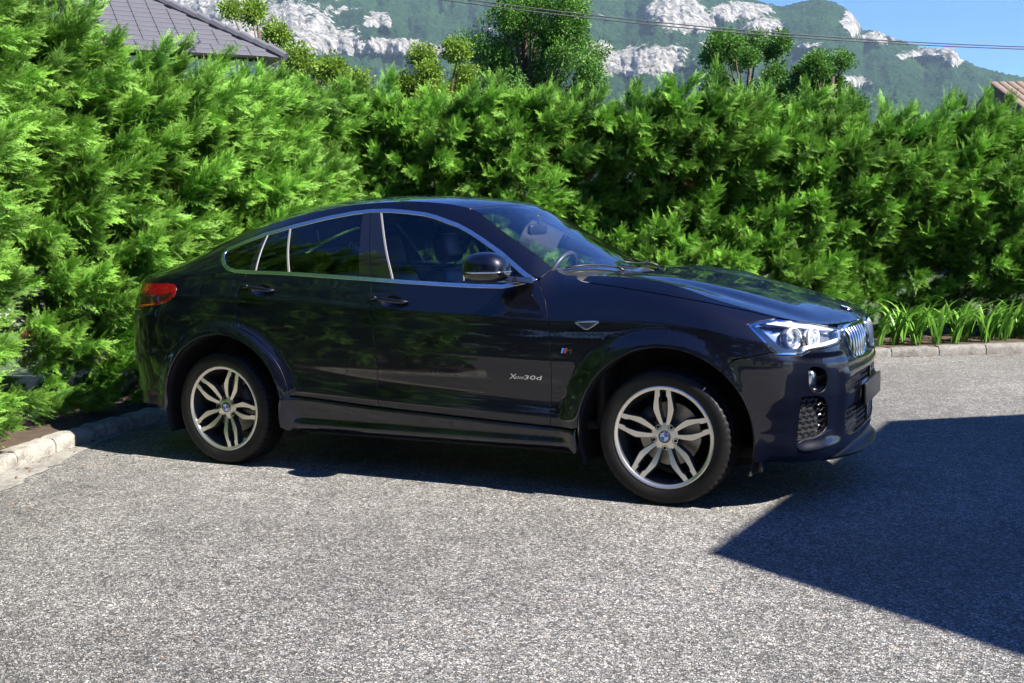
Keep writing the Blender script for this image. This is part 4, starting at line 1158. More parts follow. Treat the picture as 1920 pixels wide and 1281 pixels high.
# bonnet and fender emblems, lettering
ex, ez = 3.548, float(HOOD(3.548, 0.)[2]); sl = (float(HOOD(3.58,0.)[2])-float(HOOD(3.52,0.)[2]))/.06
base = MB(); 
efun = lambda u, v: (ex+v*math.cos(math.atan(sl)), -u, ez+.010+v*math.sin(math.atan(sl)))
base.lathe([(.041,-.004),(.041,.004),(.038,.0075),(.0005,.0085)], 40, 'z')
R_ = Matrix.Rotation(-math.atan(sl), 3, 'Y'); base.v = [tuple(R_ @ Vector(v)+Vector((ex,0,ez))) for v in base.v]
eb = base.build('bonnet_badge', M['gloss_black'], car, auto=40); roundel(eb, efun, .0255, .040, False, 0)
def side_text(word, s0, z0, h, width, par, mat, sg=-1, shear=.25, off=.003, slope=0.):
    V, Fc = letters(word, None, None, None); V = np.array(V); V[:,0] -= V[:,0].min(); V[:,1] -= V[:,1].min(); V[:,0] *= width/V[:,0].max(); V[:,1] *= h/V[:,1].max()
    Wd = [tuple(SIDE(s0+x+shear*y, z0+y+slope*x, off)) for x, y, z in V]
    n = len(Wd); W2 = [tuple(SIDE(s0+x+shear*y, z0+y+slope*x, off-.004)) for x, y, z in V]
    m = MB(); m.add(Wd, Fc)
    # rim walls
    ed = {}
    for f in Fc:
        for i in range(len(f)): e_ = (f[i], f[(i+1) % len(f)]); ed[tuple(sorted(e_))] = ed.get(tuple(sorted(e_)), 0)+1
    m.add(Wd+W2, [(a, b, n+b, n+a) for (a, b), c in ed.items() if c == 1])
    return m.build('lettering', mat, par, flip_y=sg < 0, smooth=False)
side_text('X', 1.950, .611, .027, .037, df[0], M['chrome']); side_text('DRIVE', 1.986, .612, .013, .048, df[0], M['chrome']); side_text('30d', 2.036, .611, .023, .100, df[0], M['chrome'])
def quad_on_side(pts, mat, par, name, off=.003, hol=()):
    return emit(name, patch(SIDE, pts, hol, off=off, gap=0, ga=.01, gb=.01, step=.01, flange=.004, **mkp), mat, par, -1)
mb = None
for k, (c, sw) in enumerate((('badge_sky', .009), ('badge_navy', .007), ('badge_red', .007))):
    s = 2.252+k*.0085
    quad_on_side([(s,.758),(s+.0072,.758),(s+.0135,.782),(s+.0063,.782)], M[c], car, 'badge_stripe')
side_text('M', 2.279, .758, .024, .027, car, M['chrome'], shear=.2)
tri = [(2.328,.917),(2.345,.925),(2.452,.929),(2.462,.922),(2.430,.900),(2.398,.884),(2.380,.886)]
vb = quad_on_side(tri, M['chrome'], car, 'fender_vent', .006, [inset(tri, .005)])
quad_on_side(inset(tri, .0045), M['rim_paint'], vb, 'vent_insert', .002)
# ------------------------------------------------------------------ interior
m = MB(); m.box((1.1,0,.36), (2.6,1.5,.04)); m.build('cabin_floor', M['interior_dark'], car)
def headl(x, y, off=0.): return TOP(x, y, -.035)
joined('headliner', patch(headl, [(.10,0),(1.56,0),(1.50,.46),(.16,.46)], gap=0, ga=.08, gb=.08, step=.08, flange=0, outward=up_out), M['headliner'], car)
V = []
for y in np.linspace(-.70, .70, 21):
    q = abs(y)/.70
    V += [(1.80,y,.70),(1.76,y,1.00),(1.80,y,1.055-.01*q),(1.95,y,1.085-.02*q),(2.15,y,1.085-.03*q),(2.36-.16*q*q,y,1.075-.03*q)]
m = MB(); m.add(V, [(i*6+k, i*6+k+1, i*6+7+k, i*6+6+k) for i in range(20) for k in range(5)]); m.rbox((1.88,.37,1.095), (.24,.36,.07), .03); m.build('dashboard', M['interior_dark'], car)
m = MB(); m.rbox((2.06,-.26,1.106), (.10,.14,.002), .001, Matrix.Rotation(-.05,3,'Y')); m.build('paper_slip', M['paper_white'], car)
def seat(x, y, par):
    s = empty('seat', (x, y, .45), par)
    m = MB(); m.rbox((.02,0,.05), (.52,.50,.16), .06); m.build('cushion', M['leather'], s)
    R = Matrix.Rotation(math.radians(-17), 3, 'Y')
    m = MB(); m.rbox(Vector((-.28,0,.10))+R @ Vector((0,0,.31)), (.14,.48,.64), .06, R); m.rbox(Vector((-.28,-.20,.10))+R @ Vector((.05,0,.28)), (.12,.09,.50), .04, R); m.rbox(Vector((-.28,.20,.10))+R @ Vector((.05,0,.28)), (.12,.09,.50), .04, R)
    m.build('backrest', M['leather'], s)
    m = MB(); m.rbox(Vector((-.28,0,.10))+R @ Vector((.03,0,.76)), (.10,.27,.20), .045, R); m.tube([Vector((-.28,-.06,.10))+R @ Vector((.02,0,.60)), Vector((-.28,-.06,.10))+R @ Vector((.02,0,.70))], .006); m.tube([Vector((-.28,.06,.10))+R @ Vector((.02,0,.60)), Vector((-.28,.06,.10))+R @ Vector((.02,0,.70))], .006)
    m.build('headrest', M['leather'], s)
seat(1.36, -.37, car); seat(1.36, .37, car)
m = MB(); m.rbox((.42,0,.55), (.50,1.25,.16), .06); R = Matrix.Rotation(math.radians(-24), 3, 'Y'); m.rbox((.08,0,.86), (.14,1.25,.56), .06, R)
for y in (-.38, 0, .38): m.rbox((-.04,y,1.20), (.09,.24,.14), .04, R)
m.build('rear_bench', M['leather'], car)
sw = empty('steering_wheel', (1.70,.37,1.075), car); R = Matrix.Rotation(math.radians(-64), 3, 'Y')
m = MB(); m.tube([R @ Vector((.185*math.cos(a), .185*math.sin(a), 0)) for a in np.linspace(0, 2*math.pi, 41)[:-1]], .0165, 10, closed=True); m.build('wheel_ring', M['leather'], sw)
m = MB(); m.rbox((0,0,0), (.14,.16,.05), .02, R)
for a in (0, math.pi/2, math.pi, ): 
    q = R @ Vector((.18*math.cos(a+math.pi/2), .18*math.sin(a+math.pi/2), 0)); m.tube([(0,0,0), q], [.022,.014], 6)
m.build('wheel_boss', M['satin_black'], sw)
m = MB(); m.rbox((1.725,0,1.398), (.035,.235,.065), .02, Matrix.Rotation(.15,3,'Y')); m.tube([(1.73,0,1.42),(1.74,0,1.475)], .010); m.rbox((1.70,0,1.475), (.10,.07,.03), .012); m.build('rear_view_mirror', M['satin_black'], car)
# ------------------------------------------------------------------ foliage prototypes
def foliage_mat(name, dark, mid, tip, trans=.25, rough=.55, hue=.25):
    m, nt, b = nmat(name); L = nt.links.new
    at = ND(nt, 'ShaderNodeAttribute', attribute_name='tip'); oi = ND(nt, 'ShaderNodeObjectInfo')
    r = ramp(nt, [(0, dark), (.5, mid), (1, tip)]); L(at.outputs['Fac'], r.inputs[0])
    g = ND(nt, 'ShaderNodeNewGeometry'); nz = ND(nt, 'ShaderNodeTexNoise'); nz.inputs['Scale'].default_value = 1.6; nz.inputs['Detail'].default_value = 3; L(g.outputs['Position'], nz.inputs['Vector'])
    ad = ND(nt, 'ShaderNodeMath', operation='ADD'); L(oi.outputs['Random'], ad.inputs[0]); L(nz.outputs[0], ad.inputs[1])
    mr = ND(nt, 'ShaderNodeMapRange'); mr.inputs[1].default_value = .3; mr.inputs[2].default_value = 1.6; mr.inputs[3].default_value = 1-hue; mr.inputs[4].default_value = 1+hue; L(ad.outputs[0], mr.inputs[0])
    mc = ND(nt, 'ShaderNodeMix', data_type='RGBA', blend_type='MULTIPLY'); mc.inputs[0].default_value = 1; L(r.outputs[0], mc.inputs[6]); L(mr.outputs[0], mc.inputs[7])
    L(mc.outputs[2], b.inputs['Base Color']); b.inputs['Roughness'].default_value = rough; b.inputs['Specular IOR Level'].default_value = .35
    if trans:
        tl = ND(nt, 'ShaderNodeBsdfTranslucent'); L(mc.outputs[2], tl.inputs[0])
        mx = ND(nt, 'ShaderNodeMixShader'); mx.inputs[0].default_value = trans
        L(b.outputs[0], mx.inputs[1]); L(tl.outputs[0], mx.inputs[2]); L(mx.outputs[0], nt.nodes['Material Output'].inputs[0])
    return m
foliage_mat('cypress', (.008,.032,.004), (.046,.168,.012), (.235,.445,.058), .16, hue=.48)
foliage_mat('conifer_dark', (.005,.018,.003), (.020,.062,.008), (.060,.125,.022), .1, hue=.4)
foliage_mat('oak_leaf', (.030,.085,.012), (.070,.185,.022), (.140,.280,.040), .30)
foliage_mat('lime_leaf', (.060,.120,.012), (.140,.250,.022), (.240,.340,.040), .35)
foliage_mat('iris_leaf', (.09,.19,.03), (.16,.36,.05), (.26,.50,.08), .30, .40)
foliage_mat('dry_frond', (.06,.028,.012), (.15,.065,.024), (.27,.12,.04), .15)
simple('bark', (.075,.05,.035), .9, noise=.5, nscale=30, bump=.6)
def rot_axis(v, ax, a): return v*math.cos(a)+ax.cross(v)*math.sin(a)+ax*ax.dot(v)*(1-math.cos(a))
class Leaves:
    def __init__(s): s.v = []; s.f = []; s.t = []; s.m = []
    def rhomb(s, p, d, n, L, w, t0, t1, mi=0):
        sd = n.cross(d); b = len(s.v); mp = p+d*(L*.42)
        s.v += [p, mp+sd*(w/2)+n*(w*.15), p+d*L, mp-sd*(w/2)+n*(w*.15)]; s.f.append((b, b+1, b+2, b+3)); s.t += [t0, (t0+t1)/2, t1, (t0+t1)/2]; s.m.append(mi)
    def stem(s, pts, r0, r1, mi=1):
        b = len(s.v); n = len(pts)
        for i, q in enumerate(pts):
            r = r0+(r1-r0)*i/(n-1); d = (pts[min(i+1, n-1)]-pts[max(i-1, 0)]).normalized(); u = d.orthogonal().normalized(); w = d.cross(u)
            for k in range(3): A = k*2.094; s.v.append(q+(u*math.cos(A)+w*math.sin(A))*r); s.t.append(0)
        for i in range(n-1):
            for k in range(3): s.f.append((b+i*3+k, b+i*3+(k+1) % 3, b+i*3+3+(k+1) % 3, b+i*3+3+k)); s.m.append(mi)
    def obj(s, name, mats, linked=False):
        me = bpy.data.meshes.new(name); me.from_pydata([tuple(v) for v in s.v], [], s.f)
        for m in mats: me.materials.append(m)
        me.polygons.foreach_set('material_index', s.m)
        a = me.attributes.new('tip', 'FLOAT', 'POINT'); a.data.foreach_set('value', s.t)
        o = bpy.data.objects.new(name, me)
        if linked: COL.objects.link(o)
        return o
def spray(Lv, p, d, n, Ls, rnd, t0=.2, dens=13):
    """flat fern-like cypress spray"""
    d = d.normalized(); n = (n-d*n.dot(d)).normalized()
    pts = []; q = p.copy(); dd = d.copy(); bend = rnd.uniform(-.35, .15)
    for i in range(dens+1):
        pts.append(q.copy()); q = q+dd*(Ls/dens); dd = rot_axis(dd, n.cross(dd).normalized(), bend/dens)
    for i in range(1, dens+1):
        u = i/dens; o = pts[i]; ax = (pts[i]-pts[i-1]).normalized()
        l = Ls*(.34*(1-u)**.9+.07)*rnd.uniform(.6, 1.25)
        for sd in (-1, 1):
            d1 = rot_axis(ax, n, sd*rnd.uniform(.45, .80)); d1 = (d1+n*rnd.uniform(-.25, .25)).normalized(); n1 = (n-d1*n.dot(d1)).normalized()
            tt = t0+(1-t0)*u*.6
            k2 = 3 if l > .05 else 2
            for j in range(k2):
                o2 = o+d1*(l*(.15+.62*j/k2)); l2 = l*(.52-.10*j)
                for s2 in (-1, 1):
                    d2 = rot_axis(d1, n1, s2*rnd.uniform(.45, .8)); d2 = (d2+n1*rnd.uniform(-.3, .3)).normalized()
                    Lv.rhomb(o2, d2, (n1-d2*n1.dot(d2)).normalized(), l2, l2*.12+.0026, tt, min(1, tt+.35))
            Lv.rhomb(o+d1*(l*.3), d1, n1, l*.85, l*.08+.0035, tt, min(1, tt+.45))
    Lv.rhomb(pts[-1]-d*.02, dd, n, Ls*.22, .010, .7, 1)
def plume(seed, nsp=24):
    rnd = random.Random(seed); Lv = Leaves(); Z = Vector((0,0,1))
    ax = []; q = Vector((0,0,0)); d = Vector((rnd.uniform(-.1,.1), rnd.uniform(-.1,.1), 1)).normalized(); cv = Vector((rnd.uniform(-.3,.3), rnd.uniform(-.3,.3), 0))
    for i in range(13): ax.append(q.copy()); q = q+d*(1/12); d = (d+cv*(1/12)).normalized()
    Lv.stem(ax, .010, .002)
    for k in range(nsp):
        u = .22+.76*((k+rnd.random())/nsp); i = min(11, int(u*12)); p = ax[i].lerp(ax[i+1], u*12-i); dz = (ax[i+1]-ax[i]).normalized()
        a = k*2.39996+rnd.uniform(-.4, .4); side = rot_axis(dz.orthogonal().normalized(), dz, a); th = rnd.uniform(.55, .95)*(1.1-.45*u)
        dr = (dz*math.cos(th)+side*math.sin(th)).normalized(); nn = dz.cross(side)*rnd.uniform(-.7, .7)+side.cross(dr).cross(dr)*-1
        if nn.length < .05: nn = dr.orthogonal()
        spray(Lv, p, dr, nn, rnd.uniform(.32, .52)*(1.15-.45*u), rnd, .10+.35*u)
    spray(Lv, ax[-2], d, d.orthogonal(), .36, rnd, .5); 
    return Lv
def instancer(name, pts, rots, scl, pid, protos, parent):
    """one part whose points carry copies of the prototypes (too many and too small to be picked apart)"""
    me = bpy.data.meshes.new(name); me.from_pydata([tuple(q) for q in pts], [], [])
    a = me.attributes.new('rot', 'FLOAT_VECTOR', 'POINT'); a.data.foreach_set('vector', np.asarray(rots, np.float32).ravel())
    a = me.attributes.new('scl', 'FLOAT', 'POINT'); a.data.foreach_set('value', np.asarray(scl, np.float32))
    a = me.attributes.new('pid', 'INT', 'POINT'); a.data.foreach_set('value', np.asarray(pid, np.int32))
    o = bpy.data.objects.new(name, me); COL.objects.link(o); o.parent = parent; tag(o, kind='stuff')
    key = 'grow_'+protos[0].name
    g = bpy.data.node_groups.get(key)
    if g is None:
        g = bpy.data.node_groups.new(key, 'GeometryNodeTree')
        g.interface.new_socket('Geometry', in_out='INPUT', socket_type='NodeSocketGeometry'); g.interface.new_socket('Geometry', in_out='OUTPUT', socket_type='NodeSocketGeometry')
        gi = g.nodes.new('NodeGroupInput'); go = g.nodes.new('NodeGroupOutput'); ip = g.nodes.new('GeometryNodeInstanceOnPoints'); gt = g.nodes.new('GeometryNodeGeometryToInstance')
        for p in protos:
            oi = g.nodes.new('GeometryNodeObjectInfo'); oi.inputs[0].default_value = p; g.links.new(oi.outputs['Geometry'], gt.inputs[0])
        def na(nm, ty):
            n = g.nodes.new('GeometryNodeInputNamedAttribute'); n.data_type = ty; n.inputs[0].default_value = nm; return n.outputs[0]
        e = g.nodes.new('FunctionNodeEulerToRotation'); g.links.new(na('rot', 'FLOAT_VECTOR'), e.inputs[0])
        g.links.new(gi.outputs[0], ip.inputs['Points']); g.links.new(gt.outputs[0], ip.inputs['Instance']); ip.inputs['Pick Instance'].default_value = True
        g.links.new(na('pid', 'INT'), ip.inputs['Instance Index']); g.links.new(e.outputs[0], ip.inputs['Rotation']); g.links.new(na('scl', 'FLOAT'), ip.inputs['Scale'])
        g.links.new(ip.outputs[0], go.inputs[0])
    md = o.modifiers.new('grow', 'NODES'); md.node_group = g
    return o
PL = [plume(k, 26).obj('plume_%d' % k, [M['cypress'], M['bark']]) for k in range(7)]
PC = [plume(70+k, 22).obj('conifer_%d' % k, [M['conifer_dark'], M['bark']]) for k in range(3)]
PD = [plume(50, 9).obj('dry_plume', [M['dry_frond'], M['bark']])]
def eul(d, roll):
    q = Vector(d).to_track_quat('Z', 'Y'); return tuple((q.to_matrix() @ Matrix.Rotation(roll, 3, 'Z')).to_euler())
def hedge(name, label, P, side, height, seed, along=(.3,0,0), layers=((.22,.5,84),(.40,.5,56),(.70,.5,30),(1.05,.5,18)), setback=.30, thick=.95, scale=.31, trunks=True, group=None, up=.75, dry=True, PL=PL):
    """P: foot line (front); side: +1 body to the left of travel"""
    rnd = random.Random(seed); root = empty(name, (P[0][0], P[0][1], 0)); tag(root, label, 'hedge', group); off = Vector((P[0][0], P[0][1], 0))
    P = [Vector((x, y)) for x, y in P]; cum = [0]
    for a, b in zip(P[:-1], P[1:]): cum.append(cum[-1]+(b-a).length)
    def at(s):
        for i in range(len(P)-1):
            if s <= cum[i+1] or i == len(P)-2:
                t = (P[i+1]-P[i]).normalized(); return P[i]+(P[i+1]-P[i])*((s-cum[i])/(cum[i+1]-cum[i])), t
    pts = []; rots = []; sc = []; pid = []
    for depth, rnd_len, dens in layers:
        n = int(cum[-1]*height(0)*dens)
        for k in range(n):
            s = rnd.random()*cum[-1]; q, t = at(s); inn = Vector((-t.y, t.x))*side
            H = height(s)+.16*(float(vnoise(np.array(s*1.3), np.array(seed*3.1)))-.5)
            z = .10+(H-.45)*rnd.random()**.92
            hol = (float(fbm(np.array(s*1.1+seed), np.array(z*1.25+7), 3, seed))-.45)
            dd = setback+depth+hol*1.15+rnd.uniform(-.10, .10)
            b = Vector((q.x+inn.x*dd, q.y+inn.y*dd, z))
            edge = max(0, (z-(H-.60))/.60)
            d = Vector((-inn.x, -inn.y, 0))*(1-.55*edge)*rnd.uniform(.75, 1.1)+Vector((0,0,1))*(up*rnd.uniform(.35, 1.2)+.55*edge)+Vector(along)*rnd.uniform(.2, 1.6)+Vector((rnd.uniform(-.8,.8), rnd.uniform(-.8,.8), rnd.uniform(-.5,.4)))
            if z < .35: d.z = abs(d.z)*.45
            low = .55+.45*min(1, z/.8)
            L = scale*rnd.choice((.6,.75,.9,1.1,1.4,1.7))*rnd.uniform(.85, 1.15)*low
            pts.append(b-off); rots.append(eul(d, rnd.uniform(0, 6.28))); sc.append(L); pid.append(rnd.randrange(len(PL)))
    # top growth
    n = int(cum[-1]*(90 if scale < 1 else 30))
    for k in range(n):
        s = rnd.random()*cum[-1]; q, t = at(s); inn = Vector((-t.y, t.x))*side; H = height(s)+.16*(float(vnoise(np.array(s*1.3), np.array(seed*3.1)))-.5)
        dd = setback+.12+rnd.random()*thick; b = Vector((q.x+inn.x*dd, q.y+inn.y*dd, H-.50-rnd.random()*.25))
        d = Vector((0,0,1))+Vector(along)*rnd.uniform(.3, 2.0)+Vector((-inn.x, -inn.y, 0))*rnd.uniform(-.15, .6)+Vector((rnd.uniform(-.6,.6), rnd.uniform(-.6,.6), rnd.uniform(-.4,0)))
        big = 1.5 if rnd.random() < .06 else 1
        pts.append(b-off); rots.append(eul(d, rnd.uniform(0, 6.28))); sc.append(scale*rnd.uniform(.75, 1.1)*big); pid.append(rnd.randrange(len(PL)))
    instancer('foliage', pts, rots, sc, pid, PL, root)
    if dry:
        pts = []; rots = []; sc = []; pid = []
        for k in range(int(cum[-1]*10)):
            s = rnd.random()*cum[-1]; q, t = at(s); inn = Vector((-t.y, t.x))*side; dd = setback+rnd.uniform(.40, .85); z = .15+(height(s)-.9)*rnd.random()**1.4
            pts.append(Vector((q.x+inn.x*dd, q.y+inn.y*dd, z))-off); rots.append(eul((-inn.x+rnd.uniform(-.6,.6), -inn.y+rnd.uniform(-.6,.6), rnd.uniform(-.2,1)), rnd.uniform(0, 6.28))); sc.append(rnd.uniform(.28, .5)); pid.append(0)
        instancer('dead_fronds', pts, rots, sc, pid, PD, root)
    if trunks:
        s = .3
        while s < cum[-1]:
            q, t = at(s); inn = Vector((-t.y, t.x))*side; dd = setback+.55+rnd.uniform(-.08,.08); b = Vector((q.x+inn.x*dd, q.y+inn.y*dd, 0))-off
            m = MB(); H = height(s)-.3; lx, ly = rnd.uniform(-.1,.1), rnd.uniform(-.1,.1)
            m.tube([b+Vector((lx*u, ly*u, .02+H*u)) for u in np.linspace(0, 1, 7)], [.050-.038*u for u in np.linspace(0, 1, 7)], 7)
            for j in range(6):
                u = rnd.uniform(.08, .8); a = rnd.uniform(0, 6.28); o = b+Vector((lx*u, ly*u, H*u)); L = rnd.uniform(.3, .5)
                m.tube([o, o+Vector((math.cos(a)*L*.6, math.sin(a)*L*.6, L*.3)), o+Vector((math.cos(a)*L, math.sin(a)*L, L*.75))], [.016,.011,.005], 5)
            m.build('trunk', M['bark'], root); s += rnd.uniform(.55, .75)
    return root
hedge('cypress_hedge', 'clipped feathery cypress hedge rising behind the pale kerb at the car tail', [(x-.02, y) for x, y in KL]+[(-1.80,3.1)], 1, lambda s: 3.45 if s < 4.1 else (2.96-.04*min(2.4, s-5.0) if s > 5.0 else 3.45-.49*(s-4.1)/.9), 11, along=(.45,.15,.1), setback=.22)
hedge('cypress_hedge', 'long feathery cypress hedge beyond the car, above the strappy green plants', [(-2.6,2.78-.588*.98),(12.6,2.78+.588*14.22)], 1, lambda s: 2.98 if s < 3 else (2.98-.07*(s-3) if s < 8 else 2.62), 23, along=(.35,.20,.05), setback=.82)
hedge('conifer_screen', 'tall dark conifer screen along the far side of the yard, facing the car door', [(-10,-11.75),(17,-13.35)], -1, lambda s: 6.0, 37, along=(.2,0,0), layers=((.6,.6,4.5),), setback=.5, scale=1.5, trunks=False, thick=1.6, dry=False, PL=PC)
# ------------------------------------------------------------------ strappy plants by the back kerb
def blade(seed):
    rnd = random.Random(seed); L = rnd.uniform(.38, .56); w = rnd.uniform(.034, .050); bend = rnd.uniform(.4, 1.7); n = 7; V = []; T = []
    p = Vector((0,0,0)); a = rnd.uniform(.04, .22)
    for i in range(n):
        u = i/(n-1); ww = w*(.55+.9*u)*(1-u**3.2) if u < 1 else 0
        V += [(p.x, -ww/2, p.z), (p.x-.18*ww, 0, p.z), (p.x, ww/2, p.z)]; T += [.1+.8*u]*3
        p = p+Vector((math.sin(a), 0, math.cos(a)))*(L/(n-1)); a += bend/(n-1)*(.4+1.4*u)
    Fc = [(i*3+k, i*3+k+1, i*3+4+k, i*3+3+k) for i in range(n-1) for k in (0,1)]
    me = bpy.data.meshes.new('blade'); me.from_pydata(V, [], Fc); me.materials.append(M['iris_leaf']); me.polygons.foreach_set('use_smooth', [True]*len(me.polygons))
    at = me.attributes.new('tip', 'FLOAT', 'POINT'); at.data.foreach_set('value', T); return me
BL = [blade(100+k) for k in range(7)]
random.seed(21)
kd = Vector((1,.588)).normalized(); kn = Vector((-kd.y, kd.x))
for k in range(26):
    u = 3.02+k*.105+random.uniform(-.04,.04); dpt = random.choice((.20,.28,.38,.48))+random.uniform(-.04,.04)
    x = u+kn.x*dpt; y = 2.78+.588*(u+1.62)+kn.y*dpt
    c = tag(empty('iris_plant', (x, y, .10)), 'strappy green iris clump in the soil bed behind the back kerb', 'plant', 'iris clumps behind the back kerb')
    a0 = random.uniform(0, 6.28)
    for j in range(11):
        a = a0+random.uniform(-.55,.55)+(math.pi if j % 3 == 0 else 0)*random.random()+.35; s = random.uniform(.75, 1.08)
        share('leaf', BL[random.randrange(7)], c, Matrix.Translation((random.uniform(-.05,.05), random.uniform(-.05,.05), 0)) @ Matrix.Rotation(a if random.random() < .4 else random.uniform(-.6,.9), 4, 'Z') @ Matrix.Scale(s, 4))
# ------------------------------------------------------------------ broadleaf trees behind the hedge
def leafball(seed, mat, size=.085, n=56, R=.26):
    rnd = random.Random(seed); Lv = Leaves()
    for k in range(n):
        d = Vector((rnd.gauss(0,1), rnd.gauss(0,1), rnd.gauss(0,1))).normalized(); p = d*R*rnd.random()**.45
        dr = (d+Vector((rnd.uniform(-.6,.6), rnd.uniform(-.6,.6), rnd.uniform(-.5,.4)))).normalized(); nn = Vector((rnd.uniform(-.5,.5), rnd.uniform(-.5,.5), 1)); nn = (nn-dr*nn.dot(dr)).normalized()
        L = size*rnd.uniform(.7, 1.25); t = rnd.uniform(.1, .9); Lv.rhomb(p, dr, nn, L, L*.62, t, t)
    return Lv.obj('leafball_%d' % seed, [mat])
LB_oak = [leafball(k, M['oak_leaf']) for k in range(4)]; LB_lime = [leafball(20+k, M['lime_leaf']) for k in range(4)]
def tree(name, label, base, top, rx, crown_lo, seed, protos, nb=26, dens=1.0, lean=0.):
    rnd = random.Random(seed); x, y = base; root = tag(empty(name, (x, y, -.06)), label, 'tree', 'trees beyond the hedge')
    H = top; m = MB(); tr = [Vector((lean*u*u+.10*math.sin(u*5+seed), .08*math.sin(u*4), H*.86*u)) for u in np.linspace(0, 1, 10)]
    m.tube(tr, [.15*(1-.85*u)+.02 for u in np.linspace(0, 1, 10)], 9); m.build('trunk', M['bark'], root)
    pts = []; rots = []; sc = []; pid = []
    for k in range(nb):
        u = rnd.uniform(max(.2, crown_lo/H), 1.0); z = H*u; rr = rx*math.sqrt(max(.05, 1-((u-.62)/.5)**2))*rnd.uniform(.35, 1.0); a = rnd.uniform(0, 6.28)
        st = tr[min(9, int(max(.1, u-.25)*9))]; c = Vector((lean*u*u+rr*math.cos(a), rr*math.sin(a), z-.25))
        m = MB(); md = st.lerp(c, .55)+Vector((0,0,.08)); m.tube([st, md, c], [.045,.03,.008], 5); m.build('limb', M['bark'], root)
        br = rx*rnd.uniform(.15, .28)
        for j in range(int(26*dens)):
            d = Vector((rnd.gauss(0,1), rnd.gauss(0,1), rnd.gauss(0,.75))); d = d.normalized()*br*rnd.random()**.4
            pts.append(c+d); rots.append((rnd.uniform(0,6.28), rnd.uniform(0,6.28), rnd.uniform(0,6.28))); sc.append(rnd.uniform(.55, 1.0)); pid.append(rnd.randrange(4))
    instancer('crown', pts, rots, sc, pid, protos, root)
tree('oak_tree', 'dark green broadleaf tree, tallest above the hedge behind the car roof', (-7.55,19.9), 7.9, 1.75, 2.0, 1, LB_oak, 78, 1.0)
tree('oak_tree', 'rounded mid green tree crossed by the overhead cables', (-3.0,24.4), 6.75, 1.35, 2.0, 2, LB_oak, 48, 1.2)
tree('oak_tree', 'small green tree leaning away from the cables beside a rounder tree', (-1.15,25.2), 6.2, 1.05, 1.8, 3, LB_oak, 40, 1.2, lean=.2)
tree('lime_tree', 'yellow green young tree beside the tallest dark tree, low over the hedge', (-8.6,17.0), 5.85, 1.15, 3.0, 4, LB_lime, 20, 1.5)
tree('lime_tree', 'pale airy yellow green tree beside the slate roof ridge', (-12.6,15.6), 7.3, 1.05, 3.6, 5, LB_lime, 16, .7)
tree('lime_tree', 'low yellow green tree peeping over the hedge in front of the white cliff', (-9.95,14.2), 5.55, 1.15, 3.0, 6, LB_lime, 18, 1.4)

# dry scraps swept against the kerbs
def scrap(seed):
    rnd = random.Random(seed); Lv = Leaves()
    Lv.rhomb(Vector((0,0,0)), Vector((1,0,.1)).normalized(), Vector((0,0,1)), rnd.uniform(.02,.045), rnd.uniform(.008,.018), .3, .9); return Lv.obj('scrap_%d' % seed, [M['dry_frond']])
SC = [scrap(k) for k in range(4)]
random.seed(9); pts = []; rots = []; sc = []; pid = []
def litter(P, sd, n, w):
    for k in range(n):
        i = random.randrange(len(P)-1); u = random.random(); a, b = Vector(P[i]), Vector(P[i+1]); q = a.lerp(b, u); t = (b-a).normalized(); d = random.random()**2.2*w+.01
        if random.random() < .45: d = -.16-random.random()*.35; z = .115+random.random()*.02
        else: z = .009
        pts.append((q.x+t.y*sd*d, q.y-t.x*sd*d, z)); rots.append((random.uniform(-.4,.4), random.uniform(-.4,.4), random.uniform(0,6.28))); sc.append(random.uniform(.5,1.3)); pid.append(random.randrange(4))
litter(KL, 1, 260, .7); litter([(2.6,5.26),(7,7.85)], 1, 260, .5)
for k in range(60): pts.append((random.uniform(-1,6), random.uniform(-4,4), .008)); rots.append((random.uniform(-.3,.3), random.uniform(-.3,.3), random.uniform(0,6.28))); sc.append(random.uniform(.4,.9)); pid.append(random.randrange(4))
instancer('leaf_litter', pts, rots, sc, pid, SC, None)
# ------------------------------------------------------------------ houses
def prism_house(name, label, cx, cy, hw, hd, ze, za, wall, rot, roofmat, cat='house'):
    root = tag(empty(name, (cx, cy, -.06)), label, cat); root.rotation_euler.z = rot
    m = MB(); e = .30
    m.box((0,0,ze/2), (2*hw-2*e, 2*hd-2*e, ze)); m.build('wall', M[wall], root, smooth=False)
    return root
# slate pyramid roof house
hx, hy = -13.05, 10.45
hs = tag(empty('house', (hx, hy, -.06)), 'white house with dark slate hipped roof beyond the corner of the hedge', 'house'); hs.rotation_euler.z = math.radians(54)
HW, ZE, ZA = 3.2, 4.75, 6.85
m = MB(); m.box((0,0,ZE/2-.05), (2*HW-.7, 2*HW-.7, ZE)); wl = m.build('wall', M['render_white'], hs, smooth=False)
for k, (x, z) in enumerate(((-1.6,1.5),(1.6,1.5),(-1.6,3.2),(1.6,3.2))):
    m = MB(); m.box((x,-HW+.345,z), (1.0,.06,1.15)); f = m.build('window', M['render_white'], hs, smooth=False)
    for dx in (-.24,.24):
        m = MB(); m.box((x+dx,-HW+.31,z), (.42,.03,1.0)); m.build('pane', M['window_glass'], f, smooth=False)
m = MB(); m.add([(-HW,-HW,ZE),(HW,-HW,ZE),(HW,HW,ZE),(-HW,HW,ZE),(0,0,ZA)], [(0,1,4),(1,2,4),(2,3,4),(3,0,4),(3,2,1,0)]); rf = m.build('roof', M['slate'], hs, smooth=False)
sl = math.hypot(HW, ZA-ZE); ex_ = .21; tw = .34
tm = MB(); tm.rbox((0,0,0), (tw-.010, ex_+.06, .014), .004, n=1); tile_me = tm.build('slate_tile', M['slate'], None, auto=30); TM = tile_me.data; bpy.data.objects.remove(tile_me)
ang = math.atan2(ZA-ZE, HW); random.seed(5); cnt = 0
